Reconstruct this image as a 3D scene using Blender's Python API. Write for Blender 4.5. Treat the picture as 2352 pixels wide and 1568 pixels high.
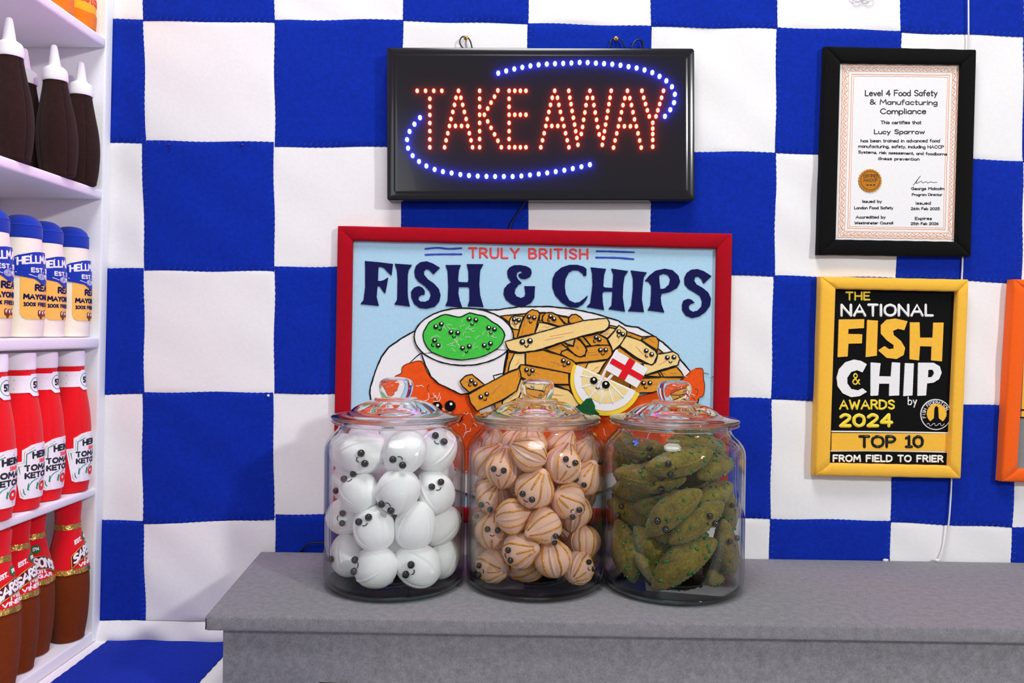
import bpy, math, random
from mathutils import Vector, Matrix, geometry
random.seed(7)
for o in list(bpy.data.objects): bpy.data.objects.remove(o)
scene = bpy.context.scene
COL = scene.collection
PI = math.pi
# ------------------------------------------------------------------ camera (numbers are for a 2352x1568 frame)
W, H, F = 2352.0, 1568.0, 1830.0
EYE = Vector((0.0, -1.2534, 0.346))
YAW = math.radians(0.73); PITCH = math.radians(-0.50); ROLL = math.radians(0.62)
def cam_axes():
    fwd = Vector((-math.sin(YAW)*math.cos(PITCH), math.cos(YAW)*math.cos(PITCH), math.sin(PITCH)))
    right = fwd.cross(Vector((0, 0, 1))).normalized()
    up = right.cross(fwd)
    r2 = right*math.cos(ROLL) + up*math.sin(ROLL)
    u2 = up*math.cos(ROLL) - right*math.sin(ROLL)
    return r2, u2, fwd
CR, CU, CF = cam_axes()
def ray(px, py): return (CR*((px-W/2)/F) - CU*((py-H/2)/F) + CF)
def at_y(px, py, y):
    d = ray(px, py); t = (y-EYE.y)/d.y
    return EYE + d*t
def at_z(px, py, z):
    d = ray(px, py); t = (z-EYE.z)/d.z
    return EYE + d*t
def at_x(px, py, x):
    d = ray(px, py); t = (x-EYE.x)/d.x
    return EYE + d*t
cam = bpy.data.cameras.new('camera'); camo = bpy.data.objects.new('camera', cam); COL.objects.link(camo)
cam.sensor_width = 36.0; cam.lens = F/W*36.0; cam.clip_start = 0.02
camo.matrix_world = Matrix((( CR.x, CU.x, -CF.x, EYE.x), (CR.y, CU.y, -CF.y, EYE.y), (CR.z, CU.z, -CF.z, EYE.z), (0,0,0,1)))
scene.camera = camo
# ------------------------------------------------------------------ light of the room
wd = bpy.data.worlds.new('world'); scene.world = wd; wd.use_nodes = True
bg = wd.node_tree.nodes['Background']; bg.inputs[0].default_value = (0.905, 0.915, 0.925, 1); bg.inputs[1].default_value = 0.37
def area(name, loc, target, size, power, color):
    l = bpy.data.lights.new(name, 'AREA'); l.shape = 'DISK'; l.size = size; l.energy = power; l.color = color
    o = bpy.data.objects.new(name, l); COL.objects.link(o); o.location = loc
    o.rotation_euler = (Vector(target)-Vector(loc)).to_track_quat('-Z', 'Y').to_euler(); return o
# key lamp, right of and above the camera; soft fill from the left front, added to lift the shadows
area('key_lamp', (2.05, -2.45, 1.50), (-0.1, 0, 0.25), 0.22, 42, (0.985, 1.0, 0.985))
area('fill_light', (-0.9, -2.2, 0.9), (-0.1, 0, 0.3), 0.9, 4.5, (0.94, 0.97, 1.0))
area('ceiling_lamp', (0.0, -0.95, 2.3), (0.0, -0.1, 0.0), 0.8, 30, (0.99, 0.99, 0.98))
scene.view_settings.view_transform = 'Standard'; scene.view_settings.look = 'None'
scene.view_settings.exposure = 0.0; scene.view_settings.gamma = 1.0; scene.view_settings.use_curve_mapping = False
try:
    scene.cycles.transparent_max_bounces = 24; scene.cycles.max_bounces = 14; scene.cycles.transmission_bounces = 12
    scene.cycles.glossy_bounces = 6; scene.cycles.sample_clamp_indirect = 8.0
except Exception: pass
# ------------------------------------------------------------------ materials
def lin(c):
    out = []
    for v in c[:3]:
        v /= 255.0; out.append(v/12.92 if v <= 0.04045 else ((v+0.055)/1.055)**2.4)
    return tuple(out)+(1.0,)
MATS = {}
def new_mat(name):
    m = bpy.data.materials.new(name); m.use_nodes = True; MATS[name] = m
    return m, m.node_tree, m.node_tree.nodes['Principled BSDF']
def felt(name, c, mottle=0.10, rough=0.95, scale=700.0, bump=0.35, sheen=0.15):
    m, t, b = new_mat(name); n = t.nodes; L = t.links
    tc = n.new('ShaderNodeTexCoord'); n1 = n.new('ShaderNodeTexNoise'); n1.inputs['Scale'].default_value = scale; n1.inputs['Detail'].default_value = 3
    L.new(tc.outputs['Object'], n1.inputs['Vector'])
    n2 = n.new('ShaderNodeTexNoise'); n2.inputs['Scale'].default_value = scale*0.25; n2.inputs['Detail'].default_value = 4; L.new(tc.outputs['Object'], n2.inputs['Vector'])
    ad = n.new('ShaderNodeMath'); ad.operation = 'ADD'; L.new(n1.outputs[0], ad.inputs[0]); L.new(n2.outputs[0], ad.inputs[1])
    mr = n.new('ShaderNodeMapRange'); mr.inputs[1].default_value = 0.6; mr.inputs[2].default_value = 1.4; mr.inputs[3].default_value = 0.0; mr.inputs[4].default_value = 1.0
    L.new(ad.outputs[0], mr.inputs[0])
    mx = n.new('ShaderNodeMix'); mx.data_type = 'RGBA'; L.new(mr.outputs[0], mx.inputs[0])
    l = lin(c); mx.inputs[6].default_value = tuple(v*(1-mottle) for v in l[:3])+(1,); mx.inputs[7].default_value = tuple(min(1, v*(1+mottle)) for v in l[:3])+(1,)
    L.new(mx.outputs[2], b.inputs['Base Color'])
    bp = n.new('ShaderNodeBump'); bp.inputs['Strength'].default_value = bump; bp.inputs['Distance'].default_value = 0.0006
    L.new(ad.outputs[0], bp.inputs['Height']); L.new(bp.outputs[0], b.inputs['Normal'])
    b.inputs['Roughness'].default_value = rough; b.inputs['Specular IOR Level'].default_value = 0.12
    b.inputs['Sheen Weight'].default_value = sheen; b.inputs['Sheen Roughness'].default_value = 0.6
    return m
def plain(name, c, rough=0.5, metal=0.0, spec=0.5, coat=0.0):
    m, t, b = new_mat(name); b.inputs['Base Color'].default_value = lin(c); b.inputs['Roughness'].default_value = rough
    b.inputs['Metallic'].default_value = metal; b.inputs['Specular IOR Level'].default_value = spec; b.inputs['Coat Weight'].default_value = coat
    return m
def glow(name, col, strength):
    m, t, b = new_mat(name); b.inputs['Base Color'].default_value = col; b.inputs['Emission Color'].default_value = col; b.inputs['Emission Strength'].default_value = strength
    return m
def glitter(name, c, rough=0.3):
    m, t, b = new_mat(name); n = t.nodes; L = t.links
    tc = n.new('ShaderNodeTexCoord'); v = n.new('ShaderNodeTexVoronoi'); v.inputs['Scale'].default_value = 1500; L.new(tc.outputs['Object'], v.inputs['Vector'])
    bw = n.new('ShaderNodeSeparateColor'); L.new(v.outputs['Color'], bw.inputs[0])
    mr = n.new('ShaderNodeMapRange'); mr.inputs[3].default_value = 0.55; mr.inputs[4].default_value = 1.5; L.new(bw.outputs[0], mr.inputs[0])
    mu = n.new('ShaderNodeVectorMath'); mu.operation = 'SCALE'; mu.inputs[0].default_value = lin(c)[:3]; L.new(mr.outputs[0], mu.inputs['Scale']); L.new(mu.outputs[0], b.inputs['Base Color'])
    b.inputs['Metallic'].default_value = 0.3; b.inputs['Roughness'].default_value = rough
    bp = n.new('ShaderNodeBump'); bp.inputs['Strength'].default_value = 0.6; bp.inputs['Distance'].default_value = 0.0004; L.new(bw.outputs[1], bp.inputs['Height']); L.new(bp.outputs[0], b.inputs['Normal'])
    return m
def foil(name, c):
    m, t, b = new_mat(name); n = t.nodes; L = t.links
    b.inputs['Base Color'].default_value = lin(c); b.inputs['Metallic'].default_value = 0.85; b.inputs['Roughness'].default_value = 0.28
    tc = n.new('ShaderNodeTexCoord'); v = n.new('ShaderNodeTexNoise'); v.inputs['Scale'].default_value = 220; L.new(tc.outputs['Object'], v.inputs['Vector'])
    bp = n.new('ShaderNodeBump'); bp.inputs['Strength'].default_value = 0.9; bp.inputs['Distance'].default_value = 0.002; L.new(v.outputs[0], bp.inputs['Height']); L.new(bp.outputs[0], b.inputs['Normal'])
    return m
def thin_glass(name, tint=(0.965, 0.975, 0.97)):
    m, t, b = new_mat(name); n = t.nodes; L = t.links; n.remove(b)
    out = n['Material Output']; tr = n.new('ShaderNodeBsdfTransparent'); tr.inputs[0].default_value = tint+(1,)
    gl = n.new('ShaderNodeBsdfGlossy'); gl.inputs['Roughness'].default_value = 0.015; lw = n.new('ShaderNodeLayerWeight'); lw.inputs[0].default_value = 0.5
    pw = n.new('ShaderNodeMath'); pw.operation = 'POWER'; L.new(lw.outputs['Facing'], pw.inputs[0]); pw.inputs[1].default_value = 3.2
    fr = n.new('ShaderNodeMath'); fr.operation = 'MULTIPLY_ADD'; L.new(pw.outputs[0], fr.inputs[0]); fr.inputs[1].default_value = 0.85; fr.inputs[2].default_value = 0.02
    mx = n.new('ShaderNodeMixShader'); L.new(fr.outputs[0], mx.inputs[0]); L.new(tr.outputs[0], mx.inputs[1])
    p2 = n.new('ShaderNodeMath'); p2.operation = 'POWER'; L.new(lw.outputs['Facing'], p2.inputs[0]); p2.inputs[1].default_value = 5.0
    cm = n.new('ShaderNodeMix'); cm.data_type = 'RGBA'; L.new(p2.outputs[0], cm.inputs[0]); cm.inputs[6].default_value = tint+(1,); cm.inputs[7].default_value = (0.42, 0.47, 0.46, 1); L.new(cm.outputs[2], tr.inputs[0]); L.new(gl.outputs[0], mx.inputs[2]); L.new(mx.outputs[0], out.inputs[0])
    return m
def solid_glass(name, col=(0.975, 0.985, 0.978)):
    m, t, b = new_mat(name); n = t.nodes; L = t.links; n.remove(b)
    g = n.new('ShaderNodeBsdfGlass'); g.inputs['Color'].default_value = col+(1,); g.inputs['Roughness'].default_value = 0.0; g.inputs['IOR'].default_value = 1.47
    L.new(g.outputs[0], n['Material Output'].inputs[0]); return m
felt('white_felt', (243, 240, 242), 0.03, bump=0.25); felt('blue_felt', (6, 42, 163), 0.26, sheen=0.03, bump=0.5); felt('blue_thread', (50, 84, 205), 0.05)
felt('shelf_felt', (243, 243, 245), 0.03); felt('grey_felt', (122, 121, 126), 0.28, scale=450, bump=0.5)
felt('red_felt', (170, 2, 26), 0.12, sheen=0.05); felt('black_felt', (13, 13, 14), 0.2, sheen=0.02); felt('yellow_felt', (255, 190, 62), 0.08); felt('orange_felt', (255, 98, 10), 0.08)
felt('sky_felt', (178, 216, 240), 0.05); felt('navy_felt', (20, 22, 80), 0.15, sheen=0.05); felt('pea_felt', (70, 200, 70), 0.12)
felt('chip_felt', (226, 150, 42), 0.14); felt('pale_chip_felt', (252, 214, 142), 0.07); felt('batter_felt', (240, 84, 12), 0.14)
felt('lemon_felt', (252, 212, 60), 0.06); felt('lemon_flesh_felt', (252, 220, 140), 0.12); felt('parsley_felt', (12, 84, 38), 0.3)
felt('brown_felt', (44, 25, 21), 0.25, scale=500, sheen=0.05); felt('cream_felt', (247, 243, 222), 0.03); felt('cap_blue_felt', (18, 54, 170), 0.12)
felt('label_yellow_felt', (254, 196, 92), 0.05); felt('ketchup_felt', (236, 14, 28), 0.07); felt('vinegar_felt', (112, 44, 6), 0.16, sheen=0.05)
felt('maroon_felt', (92, 16, 34), 0.12); felt('label_red_felt', (228, 14, 32), 0.06); felt('green_felt', (34, 116, 52), 0.1)
felt('mustard_felt', (255, 186, 40), 0.06); felt('mustard_orange_felt', (238, 128, 16), 0.08); felt('egg_felt', (250, 249, 250), 0.03, scale=900, sheen=0.05)
felt('onion_felt', (232, 186, 162), 0.05, scale=900); felt('gherkin_felt', (118, 104, 44), 0.5, scale=330, bump=1.0); felt('seal_felt', (196, 122, 22), 0.1)
felt('stone_felt', (132, 136, 138), 0.1)
plain('black_thread', (22, 22, 24), 0.75, spec=0.2); plain('white_thread', (246, 240, 232), 0.6, spec=0.2); plain('red_paint', (238, 74, 78), 0.6); plain('blue_paint', (44, 68, 190), 0.6)
plain('yellow_paint', (252, 220, 60), 0.6); plain('white_paint', (245, 244, 244), 0.6); plain('ink', (34, 36, 44), 0.7); plain('orange_ink', (236, 160, 104), 0.7); plain('green_ink', (20, 150, 110), 0.7); plain('tan_ink', (170, 140, 120), 0.7)
plain('pink_ink', (250, 90, 90), 0.7); plain('brown_ink', (120, 60, 20), 0.7); plain('dark_green_ink', (10, 60, 30), 0.6)
plain('bead_black', (6, 5, 6), 0.08, coat=1.0); plain('sign_plastic', (24, 21, 29), 0.16, spec=0.4, coat=0.15); plain('cable_black', (12, 12, 14), 0.35); plain('cable_white', (232, 228, 230), 0.45)
plain('brass', (205, 165, 95), 0.3, metal=0.9); plain('dark_slot', (15, 12, 10), 0.6); plain('pin_blue', (60, 20, 110), 0.15); plain('pin_white', (240, 235, 235), 0.15)
plain('bead_green', (14, 120, 52), 0.12, metal=0.3, coat=1.0); plain('gold_paint', (205, 150, 50), 0.35, metal=0.6); plain('black_gloss', (14, 14, 16), 0.2)
glow('led_red', (1.0, 0.0125, 0.0050, 1), 125.0); glow('led_blue', (0.030, 0.052, 1.0, 1), 330.0)
glitter('gold_glitter', (216, 148, 50)); foil('gold_foil', (226, 186, 100)); glitter('black_glitter', (22, 22, 24), 0.2)
thin_glass('jar_glass'); solid_glass('lid_glass'); solid_glass('base_glass', (0.62, 0.67, 0.66))
# ------------------------------------------------------------------ mesh builder
class MB:
    def __init__(s): s.v = []; s.f = []; s.m = []; s.cur = 0
    def add(s, vs, fs):
        b = len(s.v); s.v += [tuple(v) for v in vs]; s.f += [tuple(i+b for i in f) for f in fs]; s.m += [s.cur]*len(fs)
    def box(s, lo, hi):
        x0, y0, z0 = lo; x1, y1, z1 = hi
        s.add([(x0,y0,z0),(x1,y0,z0),(x1,y1,z0),(x0,y1,z0),(x0,y0,z1),(x1,y0,z1),(x1,y1,z1),(x0,y1,z1)],
              [(3,2,1,0),(4,5,6,7),(0,1,5,4),(1,2,6,5),(2,3,7,6),(3,0,4,7)])
    def hexa(s, c8):
        s.add(c8, [(3,2,1,0),(4,5,6,7),(0,1,5,4),(1,2,6,5),(2,3,7,6),(3,0,4,7)])
    def sphere(s, c, r, nu=14, nv=9, sc=(1,1,1)):
        c = Vector(c); vs = [c+Vector((0,0,-r*sc[2]))]; fs = []
        for j in range(1, nv):
            a = -PI/2+PI*j/nv
            for i in range(nu):
                t = 2*PI*i/nu; vs.append(c+Vector((math.cos(a)*math.cos(t)*r*sc[0], math.cos(a)*math.sin(t)*r*sc[1], math.sin(a)*r*sc[2])))
        vs.append(c+Vector((0,0,r*sc[2]))); top = len(vs)-1
        for i in range(nu): fs.append((0, 1+(i+1)%nu, 1+i))
        for j in range(nv-2):
            for i in range(nu):
                a = 1+j*nu+i; b = 1+j*nu+(i+1)%nu; fs.append((a, b, b+nu, a+nu))
        k = 1+(nv-2)*nu
        for i in range(nu): fs.append((k+i, k+(i+1)%nu, top))
        s.add(vs, fs)
    def tube(s, pts, r, n=8, closed=False):
        pts = [Vector(p) for p in pts]; N = len(pts); vs = []; fs = []; up = None
        for i, p in enumerate(pts):
            a = pts[(i-1) % N] if (i > 0 or closed) else p; b = pts[(i+1) % N] if (i < N-1 or closed) else p
            d = (b-a); d = d.normalized() if d.length > 1e-9 else Vector((0,0,1))
            if up is None: up = d.orthogonal().normalized()
            up = (up - d*up.dot(d)); up = up.normalized() if up.length > 1e-6 else d.orthogonal().normalized()
            sd = d.cross(up); rr = r(i/(N-1)) if callable(r) else r
            for k in range(n):
                t = 2*PI*k/n; vs.append(p+up*math.cos(t)*rr+sd*math.sin(t)*rr)
        for i in range(N if closed else N-1):
            for k in range(n):
                a = i*n+k; b = i*n+(k+1) % n; c = ((i+1) % N)*n+(k+1) % n; d = ((i+1) % N)*n+k; fs.append((a, b, c, d))
        if not closed: fs.append(tuple(range(n))[::-1]); fs.append(tuple((N-1)*n+k for k in range(n)))
        s.add(vs, fs)
    def lathe(s, prof, n=64, c=(0,0,0), mod=None):
        c = Vector(c); vs = []; fs = []
        for (r, z) in prof:
            for k in range(n):
                t = 2*PI*k/n; rr = r if mod is None else mod(r, z, t)
                vs.append(c+Vector((rr*math.cos(t), rr*math.sin(t), z)))
        for i in range(len(prof)-1):
            for k in range(n):
                a = i*n+k; b = i*n+(k+1) % n; fs.append((a, b, b+n, a+n))
        if prof[0][0] > 1e-6: fs.append(tuple(range(n))[::-1])
        if prof[-1][0] > 1e-6: fs.append(tuple((len(prof)-1)*n+k for k in range(n)))
        s.add(vs, fs)
    def grid(s, fn, nu, nv):
        vs = [fn(i/nu, j/nv) for j in range(nv+1) for i in range(nu+1)]; fs = []
        for j in range(nv):
            for i in range(nu):
                a = j*(nu+1)+i; fs.append((a, a+1, a+nu+2, a+nu+1))
        s.add(vs, fs)
    # flat piece cut from felt: loops in drawing units, mapped by mp(u, v, height)
    def piece(s, loops, mp, h0, h1, edge=True):
        flat = [[Vector((p[0], p[1], 0)) for p in lp] for lp in loops]
        tris = geometry.tessellate_polygon(flat); allp = [p for lp in loops for p in lp]; n = len(allp)
        vs = [mp(p[0], p[1], h1) for p in allp] + [mp(p[0], p[1], h0) for p in allp]; fs = [tuple(t) for t in tris]
        # orient caps towards growing height
        a = Vector(mp(allp[0][0], allp[0][1], h1)); up = a - Vector(mp(allp[0][0], allp[0][1], h0)) if h1 != h0 else None
        out = []
        for t in fs:
            p0, p1, p2 = (Vector(vs[i]) for i in t); nn = (p1-p0).cross(p2-p0)
            out.append(t if up is None or nn.dot(up) > 0 else t[::-1])
        if edge:
            b = 0
            for li, lp in enumerate(loops):
                m = len(lp); area2 = sum(lp[i][0]*lp[(i+1) % m][1]-lp[(i+1) % m][0]*lp[i][1] for i in range(m))
                for i in range(m):
                    j = (i+1) % m; out.append((b+i, b+j, n+b+j, n+b+i) if (area2 < 0) ^ (li > 0) else (b+j, b+i, n+b+i, n+b+j))
                b += m
        s.add(vs, out)
    # raised cord / puff-paint line with round ends
    def stroke(s, pts, w, h, mp, h0=0.0, closed=False, wob=0.0):
        pp = [Vector((p[0], p[1])) for p in pts]
        q = [pp[0]]
        for p in pp[1:]:
            if (p-q[-1]).length > 1e-4*max(1, w): q.append(p)
        if closed and (q[0]-q[-1]).length < 1e-4: q.pop()
        if len(q) < 2: q = [q[0], q[0]+Vector((w*0.05, 0))]
        segs = []
        N = len(q)
        if not closed:
            d0 = (q[0]-q[1]).normalized(); d1 = (q[-1]-q[-2]).normalized()
            ring = [(q[0]+d0*w*0.48, 0.25), (q[0]+d0*w*0.3, 0.75)]+[(p, 1.0) for p in q]+[(q[-1]+d1*w*0.3, 0.75), (q[-1]+d1*w*0.48, 0.25)]
        else: ring = [(p, 1.0) for p in q]
        R = len(ring); vs = []; fs = []
        for i, (p, k) in enumerate(ring):
            a = ring[(i-1) % R][0] if (closed or i > 0) else p; b = ring[(i+1) % R][0] if (closed or i < R-1) else p
            d = (b-a); d = d.normalized() if d.length > 1e-9 else Vector((1, 0)); nrm = Vector((-d.y, d.x))
            kk = k*(1+(random.uniform(-wob, wob) if wob else 0))
            for (a_, h_) in ((-0.5, 0.0), (-0.33, 0.75), (0.0, 1.0), (0.33, 0.75), (0.5, 0.0)):
                c = p+nrm*(a_*w*kk); vs.append(mp(c.x, c.y, h0+h*h_*min(1, k+0.1)))
        for i in range(R if closed else R-1):
            for k in range(4):
                a = i*5+k; b = ((i+1) % R)*5+k; fs.append((a, a+1, b+1, b))
        s.add(vs, fs)
    def build(s, name, mats, parent=None, smooth=True, off=None, ang=None):
        me = bpy.data.meshes.new(name); vs = s.v
        if off is None and parent is not None: off = ORG.get(parent.name)
        if off is not None: vs = [(v[0]-off[0], v[1]-off[1], v[2]-off[2]) for v in vs]
        me.from_pydata(vs, [], s.f)
        if isinstance(mats, str): mats = [mats]
        for m in mats: me.materials.append(MATS[m])
        if len(mats) > 1: me.polygons.foreach_set('material_index', s.m)
        if smooth: me.polygons.foreach_set('use_smooth', [True]*len(me.polygons))
        me.update()
        if smooth and ang: 
            try: me.set_sharp_from_angle(angle=math.radians(ang))
            except Exception: pass
        o = bpy.data.objects.new(name, me); COL.objects.link(o)
        if parent is not None: o.parent = parent; ORG[o.name] = ORG.get(parent.name, Vector((0,0,0)))
        else: ORG[o.name] = Vector((0,0,0))
        return o
ORG = {}
def fix_normals(o):
    import bmesh
    bm = bmesh.new(); bm.from_mesh(o.data); bmesh.ops.recalc_face_normals(bm, faces=bm.faces); bm.to_mesh(o.data); bm.free(); return o
def bevel(o, w=0.002, seg=2, ang=40):
    m = o.modifiers.new('bevel', 'BEVEL'); m.width = w; m.segments = seg; m.limit_method = 'ANGLE'; m.angle_limit = math.radians(ang); return o
def thing(name, label, cat, loc=(0,0,0), group=None):
    o = bpy.data.objects.new(name, None); o.empty_display_size = 0.01; COL.objects.link(o); o.location = loc; ORG[o.name] = Vector(loc)
    return tag(o, label, cat, group)
def tag(o, label, cat, group=None):
    o['label'] = label; o['category'] = cat
    if group: o['group'] = group
    return o
def struct(o): o['kind'] = 'structure'; return o
def crom(pts, sub=4, closed=False):
    P = [Vector((p[0], p[1])) for p in pts]; N = len(P)
    if N < 3: return [(p.x, p.y) for p in P]
    out = []
    for i in range(N if closed else N-1):
        p0 = P[(i-1) % N] if (closed or i > 0) else P[0]*2-P[1]; p1 = P[i]; p2 = P[(i+1) % N]; p3 = P[(i+2) % N] if (closed or i+2 < N) else P[-1]*2-P[-2]
        for k in range(sub):
            t = k/sub; c = 0.5*((2*p1)+(p2-p0)*t+(2*p0-5*p1+4*p2-p3)*t*t+(3*p1-p0-3*p2+p3)*t*t*t); out.append((c.x, c.y))
    if not closed: out.append((P[-1].x, P[-1].y))
    return out
def fr(ox, oy, s, txt): return [(ox+float(a)/s, oy+float(b)/s) for a, b in (t.split(',') for t in txt.split())]
def arc(cx, cy, r, a0, a1, n=12, ry=None):
    ry = r if ry is None else ry
    return [(cx+r*math.cos(math.radians(a0+(a1-a0)*i/n)), cy+ry*math.sin(math.radians(a0+(a1-a0)*i/n))) for i in range(n+1)]
# ------------------------------------------------------------------ hand-drawn stroke letters ('~' = rounded stroke)
GL = {
'A': (.8, "0,0 .4,1 .8,0|.14,.36 .66,.36"), 'B': (.62, "0,0 0,1|~0,1 .35,.99 .53,.78 .35,.54 0,.53|~0,.53 .42,.52 .62,.27 .42,.01 0,0"),
'C': (.7, "~.68,.82 .4,1 .1,.8 0,.5 .1,.2 .4,0 .68,.18"), 'D': (.7, "0,0 0,1|~0,1 .35,.97 .66,.75 .66,.27 .35,.03 0,0"),
'E': (.55, "0,0 0,1|0,1 .55,1|0,.52 .46,.52|0,0 .55,0"), 'F': (.55, "0,0 0,1|0,1 .55,1|0,.52 .46,.52"),
'G': (.75, "~.68,.84 .4,1 .1,.8 0,.5 .1,.2 .4,0 .7,.15|.7,.15 .7,.45|.42,.45 .7,.45"), 'H': (.65, "0,0 0,1|.65,0 .65,1|0,.5 .65,.5"),
'I': (.06, ".03,0 .03,1"), 'J': (.5, "~.5,1 .5,.3 .4,.02 .12,.02 0,.2"), 'K': (.62, "0,0 0,1|.6,1 0,.45|.18,.58 .62,0"), 'L': (.5, "0,1 0,0|0,0 .5,0"),
'M': (.85, "0,0 .08,1|.08,1 .42,.35|.42,.35 .77,1|.77,1 .85,0"), 'N': (.68, "0,0 0,1|0,1 .68,0|.68,0 .68,1"), 'O': (.8, "~.4,1 .1,.85 0,.5 .1,.15 .4,0 .7,.15 .8,.5 .7,.85 .4,1"),
'P': (.6, "0,0 0,1|~0,1 .4,.98 .6,.74 .4,.48 0,.46"), 'Q': (.8, "~.4,1 .1,.85 0,.5 .1,.15 .4,0 .7,.15 .8,.5 .7,.85 .4,1|.5,.25 .8,-.05"),
'R': (.62, "0,0 0,1|~0,1 .4,.98 .58,.75 .4,.52 0,.5|.28,.5 .62,0"), 'S': (.6, "~.57,.84 .35,1 .08,.9 .05,.68 .3,.52 .55,.36 .55,.12 .3,0 .02,.15"),
'T': (.65, "0,1 .65,1|.33,1 .33,0"), 'U': (.66, "~0,1 0,.35 .12,.03 .52,.03 .66,.35 .66,1"), 'V': (.72, "0,1 .36,0|.36,0 .72,1"),
'W': (1.0, "0,1 .25,0|.25,0 .5,.75|.5,.75 .75,0|.75,0 1,1"), 'X': (.65, "0,0 .65,1|0,1 .65,0"), 'Y': (.68, "0,1 .34,.5|.68,1 .34,.5|.34,.5 .34,0"), 'Z': (.6, "0,1 .6,1|.6,1 0,0|0,0 .6,0"),
'0': (.62, "~.31,1 .06,.82 0,.5 .06,.18 .31,0 .56,.18 .62,.5 .56,.82 .31,1"), '1': (.3, "0,.82 .2,1|.2,1 .2,0|0,0 .38,0"), '2': (.58, "~.02,.8 .25,1 .52,.88 .52,.62 .28,.32 0,0|0,0 .58,0"),
'3': (.55, "~.02,.88 .3,1 .5,.8 .4,.58 .2,.52|~.2,.52 .48,.42 .54,.2 .3,0 0,.12"), '4': (.62, ".45,0 .45,1|.45,1 0,.32|0,.32 .62,.32"), '5': (.55, ".5,1 .08,1|.08,1 .05,.56|~.05,.56 .35,.64 .55,.34 .35,.02 0,.1"),
'6': (.58, "~.45,.98 .12,.7 0,.32 .15,.03 .45,.03 .56,.3 .4,.52 .06,.4"), '7': (.55, "0,1 .55,1|.55,1 .18,0"), '8': (.58, "~.29,.53 .06,.75 .29,1 .52,.75 .29,.53 .02,.25 .29,0 .56,.25 .29,.53"),
'9': (.58, "~.52,.62 .3,.45 .05,.6 .1,.92 .35,1 .54,.8 .5,.4 .2,0"), '&': (.75, "~.75,.0 .35,.45 .12,.78 .3,1 .5,.8 .35,.55 .05,.3 .1,.05 .4,0 .72,.42"),
'.': (.04, ".02,0 .02,.02"), ',': (.08, ".06,.04 0,-.14"), "'": (.05, ".03,1 .03,.78"), '-': (.3, "0,.42 .3,.42"), '%': (.6, "0,0 .6,1|~.12,.95 .02,.8 .14,.68 .24,.82 .12,.95|~.48,.32 .38,.18 .5,.04 .6,.18 .48,.32"), '*': (.3, ".15,.3 .15,.7|0,.4 .3,.6|0,.6 .3,.4"),
'a': (.5, "~.48,.5 .25,.62 .02,.45 .02,.15 .2,0 .42,.1 .48,.35|.48,.6 .48,0"), 'b': (.5, "0,1 0,0|~0,.4 .2,.6 .45,.5 .5,.28 .38,.02 .15,0 0,.15"), 'c': (.46, "~.45,.5 .25,.62 .03,.48 .02,.15 .22,0 .45,.1"),
'd': (.5, ".5,1 .5,0|~.5,.4 .3,.6 .05,.5 0,.28 .12,.02 .35,0 .5,.15"), 'e': (.5, "0,.33 .48,.35|~.48,.35 .4,.58 .2,.62 .02,.45 .03,.15 .22,0 .46,.1"), 'f': (.36, "~.36,.95 .2,.98 .12,.8 .12,0|0,.58 .32,.58"),
'g': (.5, "~.48,.5 .25,.62 .02,.45 .03,.15 .22,.02 .48,.2|~.48,.6 .48,-.15 .3,-.34 .04,-.25"), 'h': (.48, "0,1 0,0|~0,.38 .2,.6 .42,.52 .47,.3 .47,0"), 'i': (.06, ".03,.6 .03,0|.03,.82 .03,.86"), 'j': (.2, "~.16,.6 .16,-.15 0,-.3|.16,.82 .16,.86"),
'k': (.45, "0,1 0,0|.4,.6 0,.25|.14,.36 .45,0"), 'l': (.08, ".04,1 .04,0"), 'm': (.8, "0,.6 0,0|~0,.38 .18,.6 .36,.5 .4,.3 .4,0|~.4,.38 .56,.6 .74,.5 .8,.3 .8,0"), 'n': (.47, "0,.6 0,0|~0,.38 .2,.6 .42,.52 .47,.3 .47,0"),
'o': (.5, "~.25,.62 .04,.5 0,.3 .04,.1 .25,0 .46,.1 .5,.3 .46,.5 .25,.62"), 'p': (.5, "0,.6 0,-.34|~0,.4 .2,.6 .45,.5 .5,.28 .38,.02 .15,0 0,.15"), 'r': (.34, "0,.6 0,0|~0,.35 .14,.57 .34,.58"),
's': (.42, "~.4,.52 .22,.62 .04,.5 .1,.35 .34,.26 .4,.1 .2,0 .01,.08"), 't': (.34, ".14,.9 .14,0|0,.6 .34,.6|.14,0 .32,.02"), 'u': (.47, "~0,.6 0,.2 .12,.01 .32,.02 .47,.22|.47,.6 .47,0"), 'v': (.45, "0,.6 .22,0|.22,0 .45,.6"),
'w': (.7, "0,.6 .17,0|.17,0 .35,.5|.35,.5 .53,0|.53,0 .7,.6"), 'x': (.44, "0,0 .44,.6|0,.6 .44,0"), 'y': (.46, "0,.6 .24,.05|.46,.6 .1,-.34"), ' ': (.32, ""),
}
def letters(txt, gap=0.2):
    x = 0.0; out = []
    for ch in txt:
        w, st = GL.get(ch, GL['.'])
        for k in st.split('|'):
            if not k: continue
            sm = k[0] == '~'; pts = [tuple(float(c) for c in p.split(',')) for p in k.lstrip('~').split()]
            pts = [(x+a, b) for a, b in pts]
            out.append(crom(pts, 3) if sm else pts)
        x += w+gap
    return out, max(0.01, x-gap)
def write(mb, txt, x0, x1, yb, h, w, mp, up=-1.0, dy=0.0, h0=0.0, hh=None, gap=0.2, jit=0.0, arch=0.0, wob=0.0):
    ls, tot = letters(txt, gap); k = (x1-x0-w)/tot
    for st in ls:
        j = random.uniform(-jit, jit); pts = []
        for a, b in st:
            f = a/tot; pts.append((x0+w/2+a*k, yb+dy*f+arch*4*f*(1-f)*up+up*(w/2+b*(h-w))+j))
        mb.stroke(pts, w, hh if hh is not None else 0.0012, mp, h0, wob=wob)
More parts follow.
